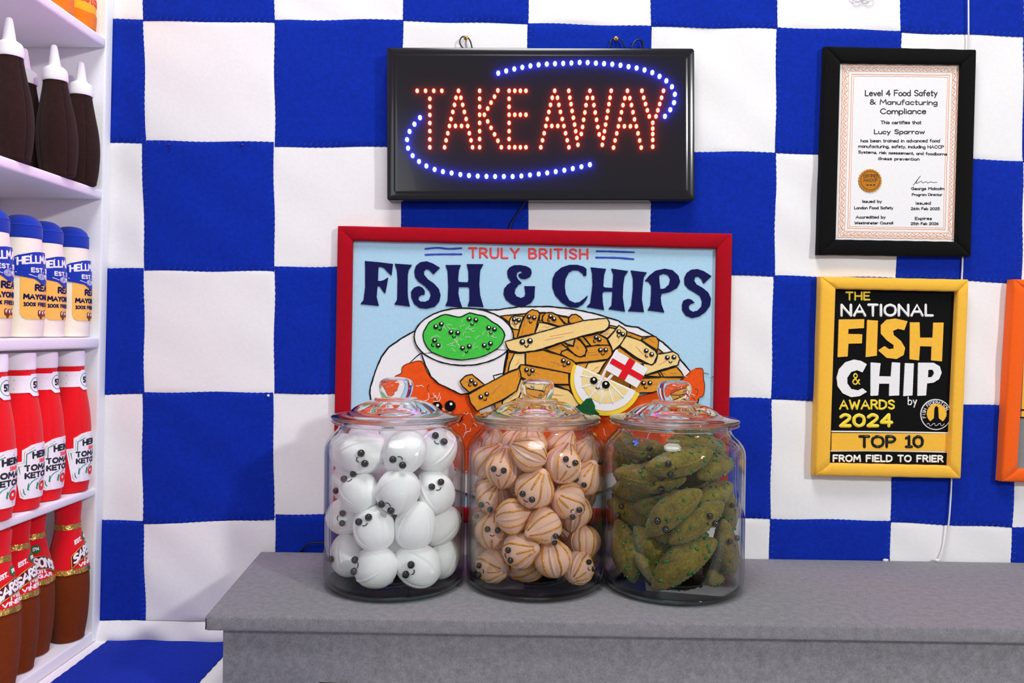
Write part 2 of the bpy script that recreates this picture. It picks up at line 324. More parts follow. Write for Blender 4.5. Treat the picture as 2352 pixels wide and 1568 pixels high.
# ================================================================== SETTING: patchwork wall, floor, hem
FZ = at_y(300, 1465, 0).z                       # floor level below the counter top (z = 0)
def noise2(x, z, k=1.0):
    return (math.sin(x*17*k+1.3)*math.cos(z*13*k-0.7)+0.6*math.sin(x*31*k-z*23*k+2)+0.4*math.cos(z*47*k+x*11*k))/2.0
wall = MB(); wall.box((-0.98, 0.0, FZ-0.02), (1.25, 0.02, 1.12))
wall_back = struct(wall.build('wall_back', 'white_felt', smooth=False))
XS = lambda c, y: {0:(45,-0.008),1:(330,0.002),2:(631,0.0),3:(926,-0.005),4:(1213,-0.0015),5:(1496,-0.001),6:(1785,-0.0145),7:(2069,-0.0215),8:(2352,-0.0235),9:(2640,-0.027),10:(2925,-0.03)}[c]
def gx(c, y): a, b = XS(c, y); return a+b*y
RY = {-1:[-240,-238,-240,-236,-230,-225,-220,-216,-208,-196,-184], 0:[44,47,50,48,55,62,66,73,86,98,110], 1:[331,326,332,337,345,349,352,358,371,385,397], 2:[614,619,618,612,622,628,634,638,650,660,671],
      3:[906,902,902,903,907,911,915,924,934,945,957], 4:[1192,1199,1186,1181,1185,1187,1190,1197,1210,1220,1232], 5:[1425,1421,1423,1470,1472,1474,1476,1478,1482,1490,1500]}
BLUE = { (0,0):((45,44),(329.5,46),(335.6,327.5),(45,333)), (0,2):((40,614),(331,617.7),(331,904),(38,907)), (0,4):((36,1192),(329,1196),(335,1423),(34,1425)),
 (1,-1):((329,-240),(628,-240),(630,53),(329.5,48)), (1,1):((328,324.5),(628,327.5),(631,623),(334.7,620.8)), (1,3):((329,901),(626.4,901),(629.6,1191.2),(330,1202)),
 (2,0):((631.5,48),(925,46.5),(922,337),(633.4,338)), (2,2):((633,613.8),(922,612),(921,903),(631,903.3)), (2,4):((634,1180.6),(925,1182),(925,1440),(634,1440)),
 (3,-1):((926,-235),(1212,-232),(1212.5,55),(926,49)), (3,1):((922,337),(1212,346),(1211.6,630),(921.5,622)), (5,1):((1496,348),(1781.5,351),(1777,634),(1495,628)),
 (6,0):((1783.5,65),(2068.5,72),(2066,358),(1781.5,351.5)), (6,2):((1776,634),(2058,638.5),(2052,924),(1772,917)), (6,4):((1768,1191),(2043.5,1195.5),(2041,1478),(1767,1476)),
 (7,-1):((2069.5,-220),(2353,-212),(2350,84),(2068,75.5)), (7,1):((2066,360),(2349,371),(2344,649.5),(2058,638.5)), (7,3):((2052,923),(2335,933),(2322.5,1210),(2045,1198)),
 (8,0):((2351,88),(2640,98),(2632,385),(2349,371)), (8,2):((2344,651),(2630,660),(2622,945),(2336,934)), (8,4):((2323,1210),(2610,1220),(2605,1480),(2318,1480)) }
def patch(c, r, q, blue):
    cor = [at_y(p[0], p[1], 0.0) for p in q]; tl, tr, br, bl = cor; rnd = random.Random(c*31+r*7)
    n = 44; ph = [rnd.uniform(0, 6) for _ in range(4)]; h = 0.0035 if blue else 0.0018
    vis = c >= 0
    def pt(u, v):
        top = tl.lerp(tr, u); bot = bl.lerp(br, u); p = top.lerp(bot, v)
        wx = wz = 0.0
        if blue:    # scalloped, hand sewn edges
            e = min(u, 1-u, v, 1-v)
            if u in (0.0, 1.0): wx = (1 if u else -1)*0.0009*abs(math.sin(v*PI*21+ph[0]))+0.0008*math.sin(v*9+ph[1])
            if v in (0.0, 1.0): wz = (-1 if v else 1)*0.0009*abs(math.sin(u*PI*21+ph[2]))+0.0008*math.sin(u*9+ph[3])
        eu = min(u, 1-u, v, 1-v)
        soft = min(1.0, eu/0.045)
        y = -(h*(0.55+0.45*soft**0.5) + 0.0014*noise2(p.x*1.3+c, p.z*1.3+r)*soft + 0.0007*math.sin((p.x*0.8+p.z)*60+c)*soft*(1 if rnd_f > 0.5 else 0.3))
        return Vector((p.x+wx, y, p.z+wz))
    rnd_f = rnd.random(); m = MB(); m.grid(pt, n, n)
    # turned-down edge
    for side in range(4):
        def ed(u, v, s=side):
            a = {0:(u, 0.0), 1:(1.0, u), 2:(1-u, 1.0), 3:(0.0, 1-u)}[s]; p = pt(*a); return Vector((p.x, p.y*(1-v), p.z))
        m.grid(ed, n, 1)
    o = m.build('blue_felt_square' if blue else 'white_felt_square', 'blue_felt' if blue else 'white_felt', wall_back, ang=50)
    if blue:
        st = MB()
        for side in range(4):
            L = 20
            for i in range(L):
                t = (i+0.5)/L; d = 0.030; sl = 0.018
                if rnd.random() < 0.12: continue
                a, b = {0:((t, 0.0), (t+sl, d)), 1:((1.0, t), (1-d, t+sl)), 2:((t, 1.0), (t+sl, 1-d)), 3:((0.0, t), (d, t-sl))}[side]
                b = (min(.97, max(.03, b[0])), min(.97, max(.03, b[1])))
                p = pt(*a); q2 = pt(*b); st.tube([p+Vector((0,-.0002,0)), p.lerp(q2, .5)+Vector((0,-.0007,0)), q2+Vector((0,0.0003,0))], 0.00028, 4)
        s = st.build('edge_stitching', 'blue_thread', o)
    return o
for c in range(0, 10):
    for r in range(-1, 5):
        isb = (c+r) % 2 == 0
        if (c, r) in BLUE: patch(c, r, BLUE[(c, r)], True); continue
        y0, y1 = RY[r], RY[r+1]; g = 2.5
        q = [(gx(c, y0[c]), y0[c]), (gx(c+1, y0[c+1]), y0[c+1]), (gx(c+1, y1[c+1]), y1[c+1]), (gx(c, y1[c]), y1[c])]
        if isb: patch(c, r, q, True)
        else:
            q = [(q[0][0]-g, q[0][1]-g), (q[1][0]+g, q[1][1]-g), (q[2][0]+g, q[2][1]+g), (q[3][0]-g, q[3][1]+g)]; patch(c, r, q, False)
# sagging white hem where wall meets the floor
hm = MB(); zt = at_y(300, 1423, 0).z
def hem(u, v):
    x = -0.70+0.62*u; z = zt+(FZ-zt)*v
    return Vector((x, -0.003-0.011*math.sin(v*PI*0.55)-0.003*math.sin(x*38+v*2)*v-0.0015*math.sin(x*83-v*3), z+0.0006*math.sin(x*50)*(1-v)))
hm.grid(hem, 90, 10); struct(hm.build('baseboard_back', 'white_felt'))
# felt floor: white base with blue squares let in
fl = MB(); fl.box((-0.98, -0.60, FZ-0.02), (1.25, 0.0, FZ)); floor = struct(fl.build('floor', 'white_felt', smooth=False))
# unseen dark floor added to block light from below, with the raised floor's riser
m = MB(); m.box((-3.0, -3.5, -0.97), (3.0, -0.60, -0.95)); struct(m.build('floor_light_block', 'dark_slot', smooth=False))
m = MB(); m.box((-0.98, -0.60, -0.95), (1.25, -0.58, FZ-0.02)); struct(m.build('trim_1', 'white_felt', smooth=False))
fx0 = at_z(262, 1463, FZ).x
for i in range(-1, 3):
    for j in range(0, 2):
        if (i+j) % 2: continue
        x0 = fx0+i*0.2; y1 = -0.006-j*0.2; m = MB()
        def fp(u, v): 
            e = 0.0012*abs(math.sin(v*PI*20)) if u in (0.0, 1.0) else 0
            return Vector((x0+0.2*u+(e if u == 1.0 else -e), y1-0.2*v, FZ+0.0022+0.0008*noise2(x0+u*.2, v*.2, 1.5)))
        m.grid(fp, 30, 30)
        for s in range(4):
            def ed(u, v, s=s):
                a = {0:(u, 0.0), 1:(1.0, u), 2:(1-u, 1.0), 3:(0.0, 1-u)}[s]; p = fp(*a); return Vector((p.x, p.y, p.z-(0.0025)*v))
            m.grid(ed, 30, 1)
        m.build('blue_felt_square', 'blue_felt', floor, ang=50)
# ================================================================== COUNTER
YB = -0.002
cb = at_z(600, 1264, 0.0); cf = at_z(470, 1414, 0.0)
xr = 1.15; slope = 0.012
yf = cf.y
ct = thing('counter', 'grey felt-covered counter with overhanging top carrying the three glass jars', 'counter', (cf.x, yf, FZ))
TH = 0.0185
def slab(x0f, x0b, x1, y0, y1, z0, z1, xb=None):
    m = MB(); m.hexa([(x0f,y0,z0),(x1,y0,z0),(x1,y1,z0),(x0b,y1,z0),(x0f,y0,z1),(x1,y0,z1),(x1,y1,z1),(x0b,y1,z1)]); return m
o = bevel(slab(cf.x, cb.x, xr, yf, -0.005, -TH, 0.0).build('countertop', 'grey_felt', ct), 0.0035, 4)
ap = at_y(511, 1500, yf+0.012)
o = bevel(slab(ap.x, ap.x-0.01, xr-0.02, yf+0.012, -0.010, FZ, -TH).build('cabinet_body', 'grey_felt', ct), 0.002, 3)
# seams of the felt cover at the left end of the top
m = MB(); m.tube([(cf.x+0.0015, yf-0.0003, -0.003), (cf.x+0.0022, yf-0.0006, -0.010), (cf.x+0.0012, yf-0.0003, -TH+0.002)], 0.0006, 6); m.build('corner_seam', 'dark_slot', ct)

# flat dark sheet in place of the counter-front opening's shade, top edge just in frame
p0 = at_y(722, 1566, yf+0.012); p1 = at_y(1500, 1572, yf+0.012)
lp = [(p0.x+.006, p0.z), (p0.x+.001, p0.z-.005), (p0.x, p0.z-.05), (p1.x, p0.z-.05), (p1.x, p0.z-.004), (p0.x+.05, p0.z-.0008)]
m = MB(); m.piece([lp], lambda u, v, h=0: Vector((u, yf+0.0118-h, v)), 0, .0006); m.build('opening_shade', 'dark_slot', ct, smooth=False)
# ================================================================== FRAMED FELT PICTURES
def wmap(yc):       # drawing in photo pixels on the upright plane y = yc; height grows towards the room
    def f(u, v, h=0.0):
        p = at_y(u, v, yc); return Vector((p.x, yc-h, p.z))
    return f
def rails(parent, outer, inner, yfront, depth, mat, ymat_back=0.0, soft=0.0025):
    prof = [(0, 0.0), (0, .80), (.05, .94), (.14, 1.0), (.5, 1.02), (.86, 1.0), (.95, .95), (1.0, .82), (1.0, .0)]
    O = [at_y(p[0], p[1], yfront) for p in outer]; I = [at_y(p[0], p[1], yfront) for p in inner]
    for i in range(4):
        j = (i+1) % 4; m = MB(); n = 26
        def pt(u, v, i=i, j=j):
            if 0 < u < 1: u = .006+(u-1/26)*.988/(24/26)
            k = v*(len(prof)-1); a = prof[min(int(k+1e-6), len(prof)-1)]
            p = O[i].lerp(O[j], u).lerp(I[i].lerp(I[j], u), a[0]); w = 0.0005*math.sin(u*40+i*2)
            e = 0.0014*(1 if u in (0.0, 1.0) else 0)
            return Vector((p.x, yfront+depth*(1-a[1])+e*(0.3 < a[1]), p.z+w*0.4))
        m.grid(pt, n, len(prof)-1); m.build('frame_rail', mat, parent, ang=60)
    return
def center(q): return sum((Vector(p) for p in q), Vector((0, 0)))/4
def face(mb, e1, e2, mo, r, mp, h, ang=None, big=False, hr=0.42):
    """two eyes with a highlight and a little mouth; mb materials: 0 black, 1 white"""
    for e in (e1, e2):
        mb.cur = 0; disc = arc(e[0], e[1], r, 0, 360, 14)[:-1]; mb.piece([disc], mp, h, h+0.0012)
        mb.cur = 1; mb.piece([arc(e[0]+r*.12, e[1]-r*.28, r*hr, 0, 360, 10)[:-1]], mp, h+0.0012, h+0.0018)
    mb.cur = 0
    if mo:
        ex, ey = (e1[0]+e2[0])/2, (e1[1]+e2[1])/2; d = Vector((mo[0]-ex, mo[1]-ey)); d = d.normalized() if d.length > 0.1 else Vector((0, 1)); s = Vector((-d.y, d.x))
        c = Vector(mo); k = r*0.62 if not big else r*0.45
        pts = [c-s*k-d*k*.5, c-s*k*.5+d*k*.25, c+d*k*.45, c+s*k*.5+d*k*.25, c+s*k-d*k*.5]; mb.stroke(crom([(p.x, p.y) for p in pts], 3), max(1.3, r*.42), 0.0012, mp, h)
# ---------------------------------------------------------------- fish and chips poster
PO = [(775,518),(1683,536),(1672,1206),(763,1198)]; PI_ = [(809,552),(1647,570),(1637,1172),(800,1164)]
YFR, YC = -0.018, -0.009
pc = at_y(1222, 860, YC)
poster = thing('framed_felt_poster', 'large red-framed felt picture of a fish and chip plate on pale blue, behind the jars', 'picture', (pc.x, -0.004, pc.z))
rails(poster, PO, PI_, YFR, 0.016, 'red_felt')
pm = wmap(YC); m = MB(); E = 4
m.piece([[(PI_[0][0]-E,PI_[0][1]-E),(PI_[1][0]+E,PI_[1][1]-E),(PI_[2][0]+E,PI_[2][1]+E),(PI_[3][0]-E,PI_[3][1]+E)]], pm, -0.004, 0.0); m.build('backing_felt', 'sky_felt', poster, smooth=False)
D = lambda t: fr(760, 500, 4.9, t); E_ = lambda t: fr(1220, 500, 4.9, t)
A = lambda t: fr(830, 690, 5.4056, t); B = lambda t: fr(1140, 690, 5.807, t); C_ = lambda t: fr(1360, 700, 5.227, t)
HL = 0.0015
def scal(lp, amp=0.5, step=7.0):
    out = []; n = len(lp)
    for i in range(n):
        a = Vector(lp[i]); b = Vector(lp[(i+1) % n]); L = (b-a).length; k = max(1, int(L/step)); d = (b-a).normalized() if L > 1e-6 else Vector((1, 0)); nn = Vector((d.y, -d.x))
        for j in range(k):
            p = a+(b-a)*(j/k); out.append((p.x, p.y))
            q = a+(b-a)*((j+0.5)/k)+nn*amp*random.uniform(.3, 1); out.append((q.x, q.y))
    return out
def letter(loops, mat='navy_felt', parent=poster, mp=pm, h=HL, name='letter', smooth=False, hb=0.0):
    m = MB(); m.piece([scal(crom(l, 3, True) if smooth else l, 0.45, 6) for l in loops], mp, hb, hb+h); return m.build(name, mat, parent, smooth=False)
letter([D('385,487 540,500 700,520 683,648 640,610 600,565 555,548 535,560 530,710 560,712 600,700 645,672 630,760 612,850 590,830 555,775 525,765 515,890 540,990 335,970 370,925 388,780 388,560')])
letter([D('720,517 912,530 875,590 865,640 865,850 870,910 890,997 717,975 748,920 752,700 745,590')])
letter([D('1228,563 1155,637 1130,610 1105,582 1070,578 1047,605 1050,640 1090,690 1160,740 1215,800 1235,870 1220,940 1170,1000 1080,1023 1000,1015 940,970 905,890 905,830 940,785 990,768 1030,785 1057,820 1055,865 1020,868 990,890 985,920 1010,942 1060,945 1105,925 1125,870 1115,830 1060,770 990,720 950,670 940,600 960,540 1010,500 1080,490 1150,515')])
letter([D('1292,532 1462,532 1440,590 1432,700 1440,722 1540,727 1550,700 1548,600 1530,522 1715,522 1680,590 1670,750 1680,870 1718,1003 1540,995 1560,930 1560,790 1540,778 1440,778 1435,850 1450,930 1480,1010 1290,990 1315,930 1322,780 1315,600')])
letter([D('2297,770 2290,900 2250,960 2180,995 2110,998 2030,970 1970,920 1943,860 1950,800 1990,750 2030,725 1990,660 1985,600 2010,560 2060,535 2130,533 2200,545 2250,575 2260,620 2240,665 2190,690 2140,685 2110,655 2115,635 2150,620 2150,605 2125,600 2095,620 2090,660 2105,690 2148,735 2110,755 2075,800 2068,850 2090,885 2140,903 2180,885 2190,850 2177,770')])
letter([E_('620,650 590,655 580,630 530,592 470,590 420,620 385,690 378,770 390,860 430,930 490,957 540,950 600,905 637,872 620,920 580,975 520,1010 430,1005 340,950 270,870 238,780 240,690 270,620 340,560 430,530 520,530 590,550 622,575')])
letter([E_('670,558 842,575 820,640 810,770 830,785 915,790 920,700 925,640 900,572 1090,600 1050,660 1035,760 1030,900 1055,1055 870,1027 905,985 915,830 820,830 800,850 805,950 820,1037 625,1003 665,960 690,760 685,620')])
letter([E_('1120,593 1300,615 1265,670 1250,800 1245,920 1268,1060 1090,1050 1125,990 1145,800 1145,680')])
letter([E_('1280,710 1330,650 1400,595 1500,573 1590,590 1655,650 1675,720 1640,790 1560,835 1465,855 1455,900 1465,975 1497,1065 1310,1040 1340,985 1350,850 1350,760 1320,720'), E_('1440,650 1490,630 1540,645 1563,690 1550,750 1500,795 1455,800 1445,730')])
letter([E_('2028,657 1940,742 1915,690 1880,660 1840,670 1832,710 1860,750 1930,790 1990,840 2022,910 2010,990 1960,1060 1890,1110 1810,1127 1740,1100 1700,1040 1697,980 1715,930 1760,912 1800,920 1838,955 1790,972 1770,1000 1780,1035 1820,1058 1870,1045 1915,1000 1922,940 1900,880 1840,840 1770,800 1725,750 1722,680 1750,620 1800,585 1870,577 1940,600')])
m = MB(); write(m, 'TRULY BRITISH', 1075, 1352, 593.5, 26, 5.2, pm, dy=3, gap=.3, jit=.4, wob=.1); m.build('heading_text', 'red_paint', poster)
for q in (D('1065,350 1200,338 1330,350 1470,342'), D('1065,416 1160,412 1280,410 1470,410'), E_('738,377 860,378 1000,383 1155,388'), E_('730,447 880,448 1000,452 1150,465')):
    m = MB(); m.stroke(crom(q, 4), 4.6, 0.0012, pm, 0, wob=.12); m.build('stripe', 'blue_paint', poster)
# the plate
plate_l = A('120,1225 105,1150 112,1080 150,960 190,840 250,700 340,580 500,470 660,380')+A('900,180 1300,95')+[(1128,712)]+B('0,125 300,85 700,80 1000,110 1300,170 1626,270')+C_('400,250 550,270 700,350 850,450 1000,590 1100,705 1170,790 1240,930 1270,1080 1270,1150 1250,1260')
plate_full = plate_l + [(1590,985),(1540,1050),(1450,1105),(1340,1140),(1220,1152),(1090,1140),(980,1100),(900,1040),(862,980)]
m = MB(); m.piece([plate_full], pm, 0, 0.0012); plate = m.build('plate', 'white_felt', poster, smooth=False)
def outline(lp, parent, h, closed=True, w=3.6, mat='black_thread', wob=.18):
    pts = []; n = len(lp)
    for i in range(n if closed else n-1):
        a = Vector(lp[i]); b = Vector(lp[(i+1) % n]); k = max(1, int((b-a).length/6))
        for j in range(k): p = a+(b-a)*(j/k); pts.append((p.x+random.uniform(-.35,.35), p.y+random.uniform(-.35,.35)))
    if not closed: pts.append(lp[-1])
    m = MB(); m.stroke(pts, w, 0.0011, pm, h-0.0003, closed=closed, wob=wob); return m.build('outline', mat, parent)
outline(plate_full, plate, .0012, w=3.8)
def part(name, lp, mat, h0, th=0.0011, ol=True, w=3.2):
    m = MB(); m.piece([scal(lp, .3, 6)], pm, h0, h0+th); o = m.build(name, mat, poster, smooth=False)
    if ol: outline(lp, o, h0+th, w=w)
    return o
def faces(o, fs, h, r=6.0):
    for k in fs: 
        m = MB(); face(m, k[0], k[1], k[2], k[3] if len(k) > 3 else r, pm, h, big=r > 10, hr=.42 if r < 10 else .3); m.build('face', ['black_thread', 'white_paint'], o, smooth=False)
def squig(parent, pts_list, mat, h, w=1.4, name='embroidery'):
    m = MB()
    for p in pts_list: m.stroke(crom(p, 3), w, 0.0006, pm, h)
    m.build(name, mat, parent)['kind'] = 'stuff'
h = .0012
fish_l = A('405,975 430,935 500,900 510,830 560,790 640,765 700,750 750,755 785,800 820,890 900,980 980,1030 1030,1045 1100,970 1160,955 1200,980 1225,1010 1260,1070 1340,1160')+[(1110,960),(1200,975),(1300,965)]+C_('60,1270 250,1240 400,1180 530,1105 720,1050 950,960 1100,870 1180,790 1240,760 1320,765 1330,880 1345,960 1330,1080 1280,1110 1220,1200')+[(1575,985),(1500,1040),(1400,1085),(1280,1105),(1150,1100),(1040,1075),(950,1030),(905,960),(893,905)]
fish = part('battered_fish', fish_l, 'batter_felt', h, ol=False); hf = h+.0011
rs = random.Random(4); sq_w, sq_d = [], []
for (cx, cy, n) in ((960,900,14),(1040,960,16),(1560,920,10),(1480,980,14),(1390,1000,10),(1590,880,6),(1110,1010,12),(1080,1050,8)):
    for _ in range(n):
        x, y = cx+rs.uniform(-50,50), cy+rs.uniform(-28,28)
        if x < 930 and y < 895: continue
        if x > 1100 and x < 1370 and y < 970: continue
        if x > 1440 and y < 905 and x < 1560: continue
        p = [(x,y)]; a = rs.uniform(0, 6)
        for _k in range(rs.randint(2, 4)): a += rs.uniform(-1.3, 1.3); x += 6*math.cos(a); y += 6*math.sin(a); p.append((x, y))
        (sq_w if rs.random() < .5 else sq_d).append(p)
squig(fish, sq_w, 'white_thread', hf, 1.5); squig(fish, sq_d, 'brown_ink', hf, 1.5)
edge = A('405,975 430,935 500,900 510,830 560,790 640,765 700,750 750,755 785,800 820,890 900,980 980,1030 1030,1045 1100,970 1160,955 1200,980')
squig(fish, [edge[:9], edge[8:], C_('530,1105 720,1050 950,960 1100,870 1180,800'), C_('1240,762 1322,767 1332,880 1347,960 1332,1080 1282,1110')], 'brown_ink', hf, 2.2, 'edge_embroidery')
m = MB()
for q, r in (((1003.9,934.5),12.5), ((1034.6,931.4),12.5)):
    m.cur = 0; m.piece([arc(q[0], q[1], r, 0, 360, 26)[:-1]], pm, hf, hf+.0016); m.cur = 1; m.piece([arc(q[0]+2, q[1]-4.5, 3.3, 0, 360, 12)[:-1]], pm, hf+.0016, hf+.0024)
m.cur = 0; m.stroke(crom([(1040,961),(1048,968),(1058,966),(1062,957)], 4), 3, .001, pm, hf); m.build('face', ['black_felt', 'white_paint'], fish, smooth=False)
# ramekin of peas
ram = part('ramekin', [(969,812),(978,838),(991,864),(1008,880),(1060,905),(1150,890),(1156,858),(1160,830),(1166,804),(1100,800)], 'white_felt', .0028); hr_ = .0039
rim = arc(1066, 773, 113.5, 0, 360, 48, 65.5)[:-1]; ro = part('ramekin_rim', rim, 'white_felt', .0034, w=3.6)
peas_l = crom(A('770,430 800,350 850,270 940,215 1040,175 1130,190 1220,205 1290,180 1350,155 1440,175 1540,200 1620,260 1690,300 1750,360 1780,430 1740,540 1640,630 1480,700 1360,722 1250,735 1150,725 1050,710 900,650 850,610 800,540'), 2, True)
peas = part('mushy_peas', peas_l, 'pea_felt', .0045, w=2.8); hp = .0056
P = lambda x, y: (830+x/5.4056, 690+y/5.4056)
faces(peas, [(P(930,325),P(998,292),P(985,358)),(P(1118,392),P(1200,400),P(1152,452)),(P(1342,228),P(1424,242),P(1378,298)),(P(1583,338),P(1654,355),P(1608,405)),(P(915,495),P(958,555),P(885,555)),(P(1260,588),P(1343,567),P(1308,638)),(P(1528,555),P(1605,532),P(1577,600))], hp, 5.6)
sq = []
for _ in range(36):
    a = rs.uniform(0, 6.28); rr = math.sqrt(rs.random())*.8; x, y = 1066+rr*84*math.cos(a), 771+rr*44*math.sin(a); p = [(x, y)]; a = rs.uniform(0, 6)
    for _k in range(3): a += rs.uniform(-1, 1); x += 4.5*math.cos(a); y += 4.5*math.sin(a); p.append((x, y))
    sq.append(p)
squig(peas, sq, 'white_thread', hp, 0.8)
outline([A('600,775')[0], A('680,700')[0], A('740,652')[0]], plate, .0012, closed=False, w=2.6)
# chips, back to front
hc = .0026
def chip(lp, pale=False, f=None, lift=0.0, r=5.4, ol=True):
    global hc
    hc += .00012; o = part('chip', lp, 'pale_chip_felt' if pale else 'chip_felt', hc+lift, ol=ol, w=3.0); t = hc+lift+.0011
    if f: faces(o, [f], t, r)
    c = Vector((0, 0))
    for p in lp: c += Vector(p)
    c /= len(lp); s = []
    best = max(((Vector(lp[i])-Vector(lp[j]), i, j) for i in range(len(lp)) for j in range(i)), key=lambda q: q[0].length)[0]; d = best.normalized()*best.length*.22; nn = Vector((-d.y, d.x)).normalized()
    for _ in range(3 if pale else 2):
        k = c+d*rs.uniform(-.9, .9)+nn*rs.uniform(-4, 4); s.append([(k.x-d.x*.4, k.y-d.y*.4), (k.x, k.y+rs.uniform(-1, 1)), (k.x+d.x*.4, k.y+d.y*.4)])
    squig(o, s, 'orange_ink' if pale else 'tan_ink', t, 0.9)
    return o
def bp(x, y): return (1140+x/5.807, 690+y/5.807)
def cp(x, y): return (1360+x/5.227, 700+y/5.227)
chip(B('60,205 400,175 470,165 640,160 960,220 1150,270 1500,330 1640,360')+C_('415,320 600,385 700,375 780,520 840,570 1000,740 1090,860 720,1045 480,1055')+B('1260,1400 1030,1430 300,1300 80,1390 -40,1000 155,950 180,700 210,380'))
chip(B('60,205 400,178 330,500 232,500 212,380 170,290'))
chip(B('200,220 250,205 362,212 300,390 230,380 185,340 175,270'), True, (bp(238,252),bp(300,262),bp(258,308)))
chip(B('570,290 650,300 830,350 650,410 510,445'), True)
chip(B('580,180 640,165 600,270 572,270'))
chip(B('820,200 960,230 955,310 905,310'))
chip(B('610,210 660,165 740,160 820,200 935,320 850,345 700,300 620,285'), False, (bp(720,210),bp(768,245),bp(692,262)))
chip(B('415,160 480,120 550,140 575,180 510,440 280,490 340,290 380,210'), False, (bp(435,218),bp(503,228),bp(455,290)))
chip(B('960,240 1000,190 1060,185 1120,225 1165,270 1000,310 968,290'))
chip(C_('205,245 290,262 285,290 205,272')); chip(C_('210,270 290,285 180,400 85,355'), True)
chip(C_('415,320 600,385 580,430 410,367')); chip(C_('590,420 700,375 760,380 795,430 780,540 700,500')); chip(C_('780,520 840,570 770,592'))
chip(B('650,650 860,570 945,640 870,680 850,722')); chip(B('890,545 1050,500 1020,600 950,585'), True)
chip(B('1090,490 1150,480 1245,595 1190,605')); chip(B('1160,480 1350,445 1470,510 1505,590 1260,605'), False, (bp(1325,490),bp(1368,520),bp(1300,545)), r=5)
chip(B('1220,830 1465,795 1360,965 1290,975 1180,912'), True); chip(B('1050,840 1220,828 1180,912'))
chip(B('870,680 940,650 1000,690 1100,750 1180,740 1200,620 1350,590 1510,595 1540,650 1535,720 1480,780 1250,810 1040,827 940,760 860,715'), False, (bp(1382,660),bp(1452,657),bp(1415,715)))
chip(B('1050,490 1120,540 1170,600 1205,660 1180,720 1120,752 1050,730 960,640 950,602 1025,610'))
chip(B('165,685 245,695 180,830 155,950 105,975')); chip(B('240,705 385,700 385,850 310,865 290,905 160,945 180,840'), True)
chip(B('780,1120 970,1125 985,1200'))
chip(B('330,1040 385,1078 300,1290 80,1390 90,1330 270,1200'), True)
chip(B('385,1075 700,1120 960,1190 1060,1290 1150,1360 1030,1430 700,1340 300,1300'), True, (bp(655,1155),bp(722,1185),bp(640,1215)))
chip(B('-20,1370 80,1330 80,1400 -10,1440'))
chip(C_('320,505 500,640 620,700 540,720 250,560'))
chip(C_('620,850 800,800 1000,740 1060,800 1092,860 850,862')); chip(C_('780,800 810,800 850,860 820,862'), ol=True)
chip(C_('780,590 960,560 1020,590 1040,650 1020,720 800,780 630,840 600,700 720,715'), True, (cp(892,630),cp(970,625),cp(930,685)))
chip(C_('405,370 580,430 750,550 775,610 750,690 700,718 540,640 325,490 380,400'), True, (cp(640,548),cp(705,592),cp(640,615)))
chip(C_('315,245 410,310 405,360 380,400 330,480 240,550 225,500 180,410 280,290'), True, (cp(312,322),cp(360,352),cp(305,375)))
chip(C_('560,880 850,865 1090,872 950,960 720,1045 480,1055 450,1000 450,920'), False, (cp(607,935),cp(683,932),cp(630,990)))
chip(B('390,690 620,660 850,725 1000,790 1052,830 1010,950 980,972 700,910 390,848'), False, (bp(890,800),bp(955,830),bp(902,868)))
chip(B('330,850 640,905 960,965 965,1112 780,1110 560,1090 400,1050 295,1000 310,900'), False, (bp(403,920),bp(480,930),bp(437,985)))
chip(B('120,545 400,475 800,360 1150,270 1350,245 1470,240 1502,290 1490,350 1440,400 1150,470 850,560 620,640 500,670 300,690 180,660 150,630'), True, (bp(347,552),bp(447,537),bp(405,608)), r=6.6)
chip(A('1230,1000 1300,930 1380,915 1530,1040 1345,1135 1260,1060'), False, (P(1370,990),P(1417,1030),P(1345,1045)))
chip(A('1335,1160 1560,1030 1800,905 1964,838 1983,949 1927,1117 1750,1228 1440,1365 1360,1260'), False, (P(1488,1190),P(1560,1155),P(1543,1225)), lift=.0003)
# lemon
hl = .0085; lc = (1391, 871); a0, a1 = 22, 206
lem = part('lemon_slice', arc(lc[0], lc[1], 82, a0, a1, 30), 'lemon_felt', hl, ol=False)
m = MB(); m.piece([arc(lc[0]-.5, lc[1]-2, 73, a0, a1, 30)], pm, hl+.001, hl+.0018); m.build('pith', 'white_felt', lem, smooth=False)
m = MB(); m.piece([arc(lc[0], lc[1]-3, 56, a0+4, a1-4, 26)], pm, hl+.0018, hl+.0024); m.build('flesh', 'lemon_flesh_felt', lem, smooth=False)
m = MB()
for a in (48, 75, 104, 132, 160, 186): m.stroke([(lc[0]+8*math.cos(math.radians(a)), lc[1]+8*math.sin(math.radians(a))), (lc[0]+58*math.cos(math.radians(a)), lc[1]-3+58*math.sin(math.radians(a)))], 3.0, .0006, pm, hl+.0023)
for a in range(26, 206, 4): m.stroke([(lc[0]+26*math.cos(math.radians(a)), lc[1]+26*math.sin(math.radians(a))), (lc[0]+50*math.cos(math.radians(a)), lc[1]-3+50*math.sin(math.radians(a)))], 0.8, .0004, pm, hl+.0023)
m.stroke([(1423,838),(1378,890)], 7, .0008, pm, hl+.0023); m.build('segment_threads', 'white_felt', lem)
m = MB()
for q, r in (((1362.5,872.5),8.3), ((1389.7,882),8.8)):
    m.cur = 0; m.piece([arc(q[0], q[1], r, 0, 360, 22)[:-1]], pm, hl+.003, hl+.0044); m.cur = 1; m.piece([arc(q[0], q[1]-2.6, 2.8, 0, 360, 12)[:-1]], pm, hl+.0044, hl+.005)
m.cur = 0; m.stroke(crom([(1367,888),(1371,892),(1376,889)], 4), 1.8, .001, pm, hl+.003); m.build('face', ['black_felt', 'white_paint'], lem, smooth=False)
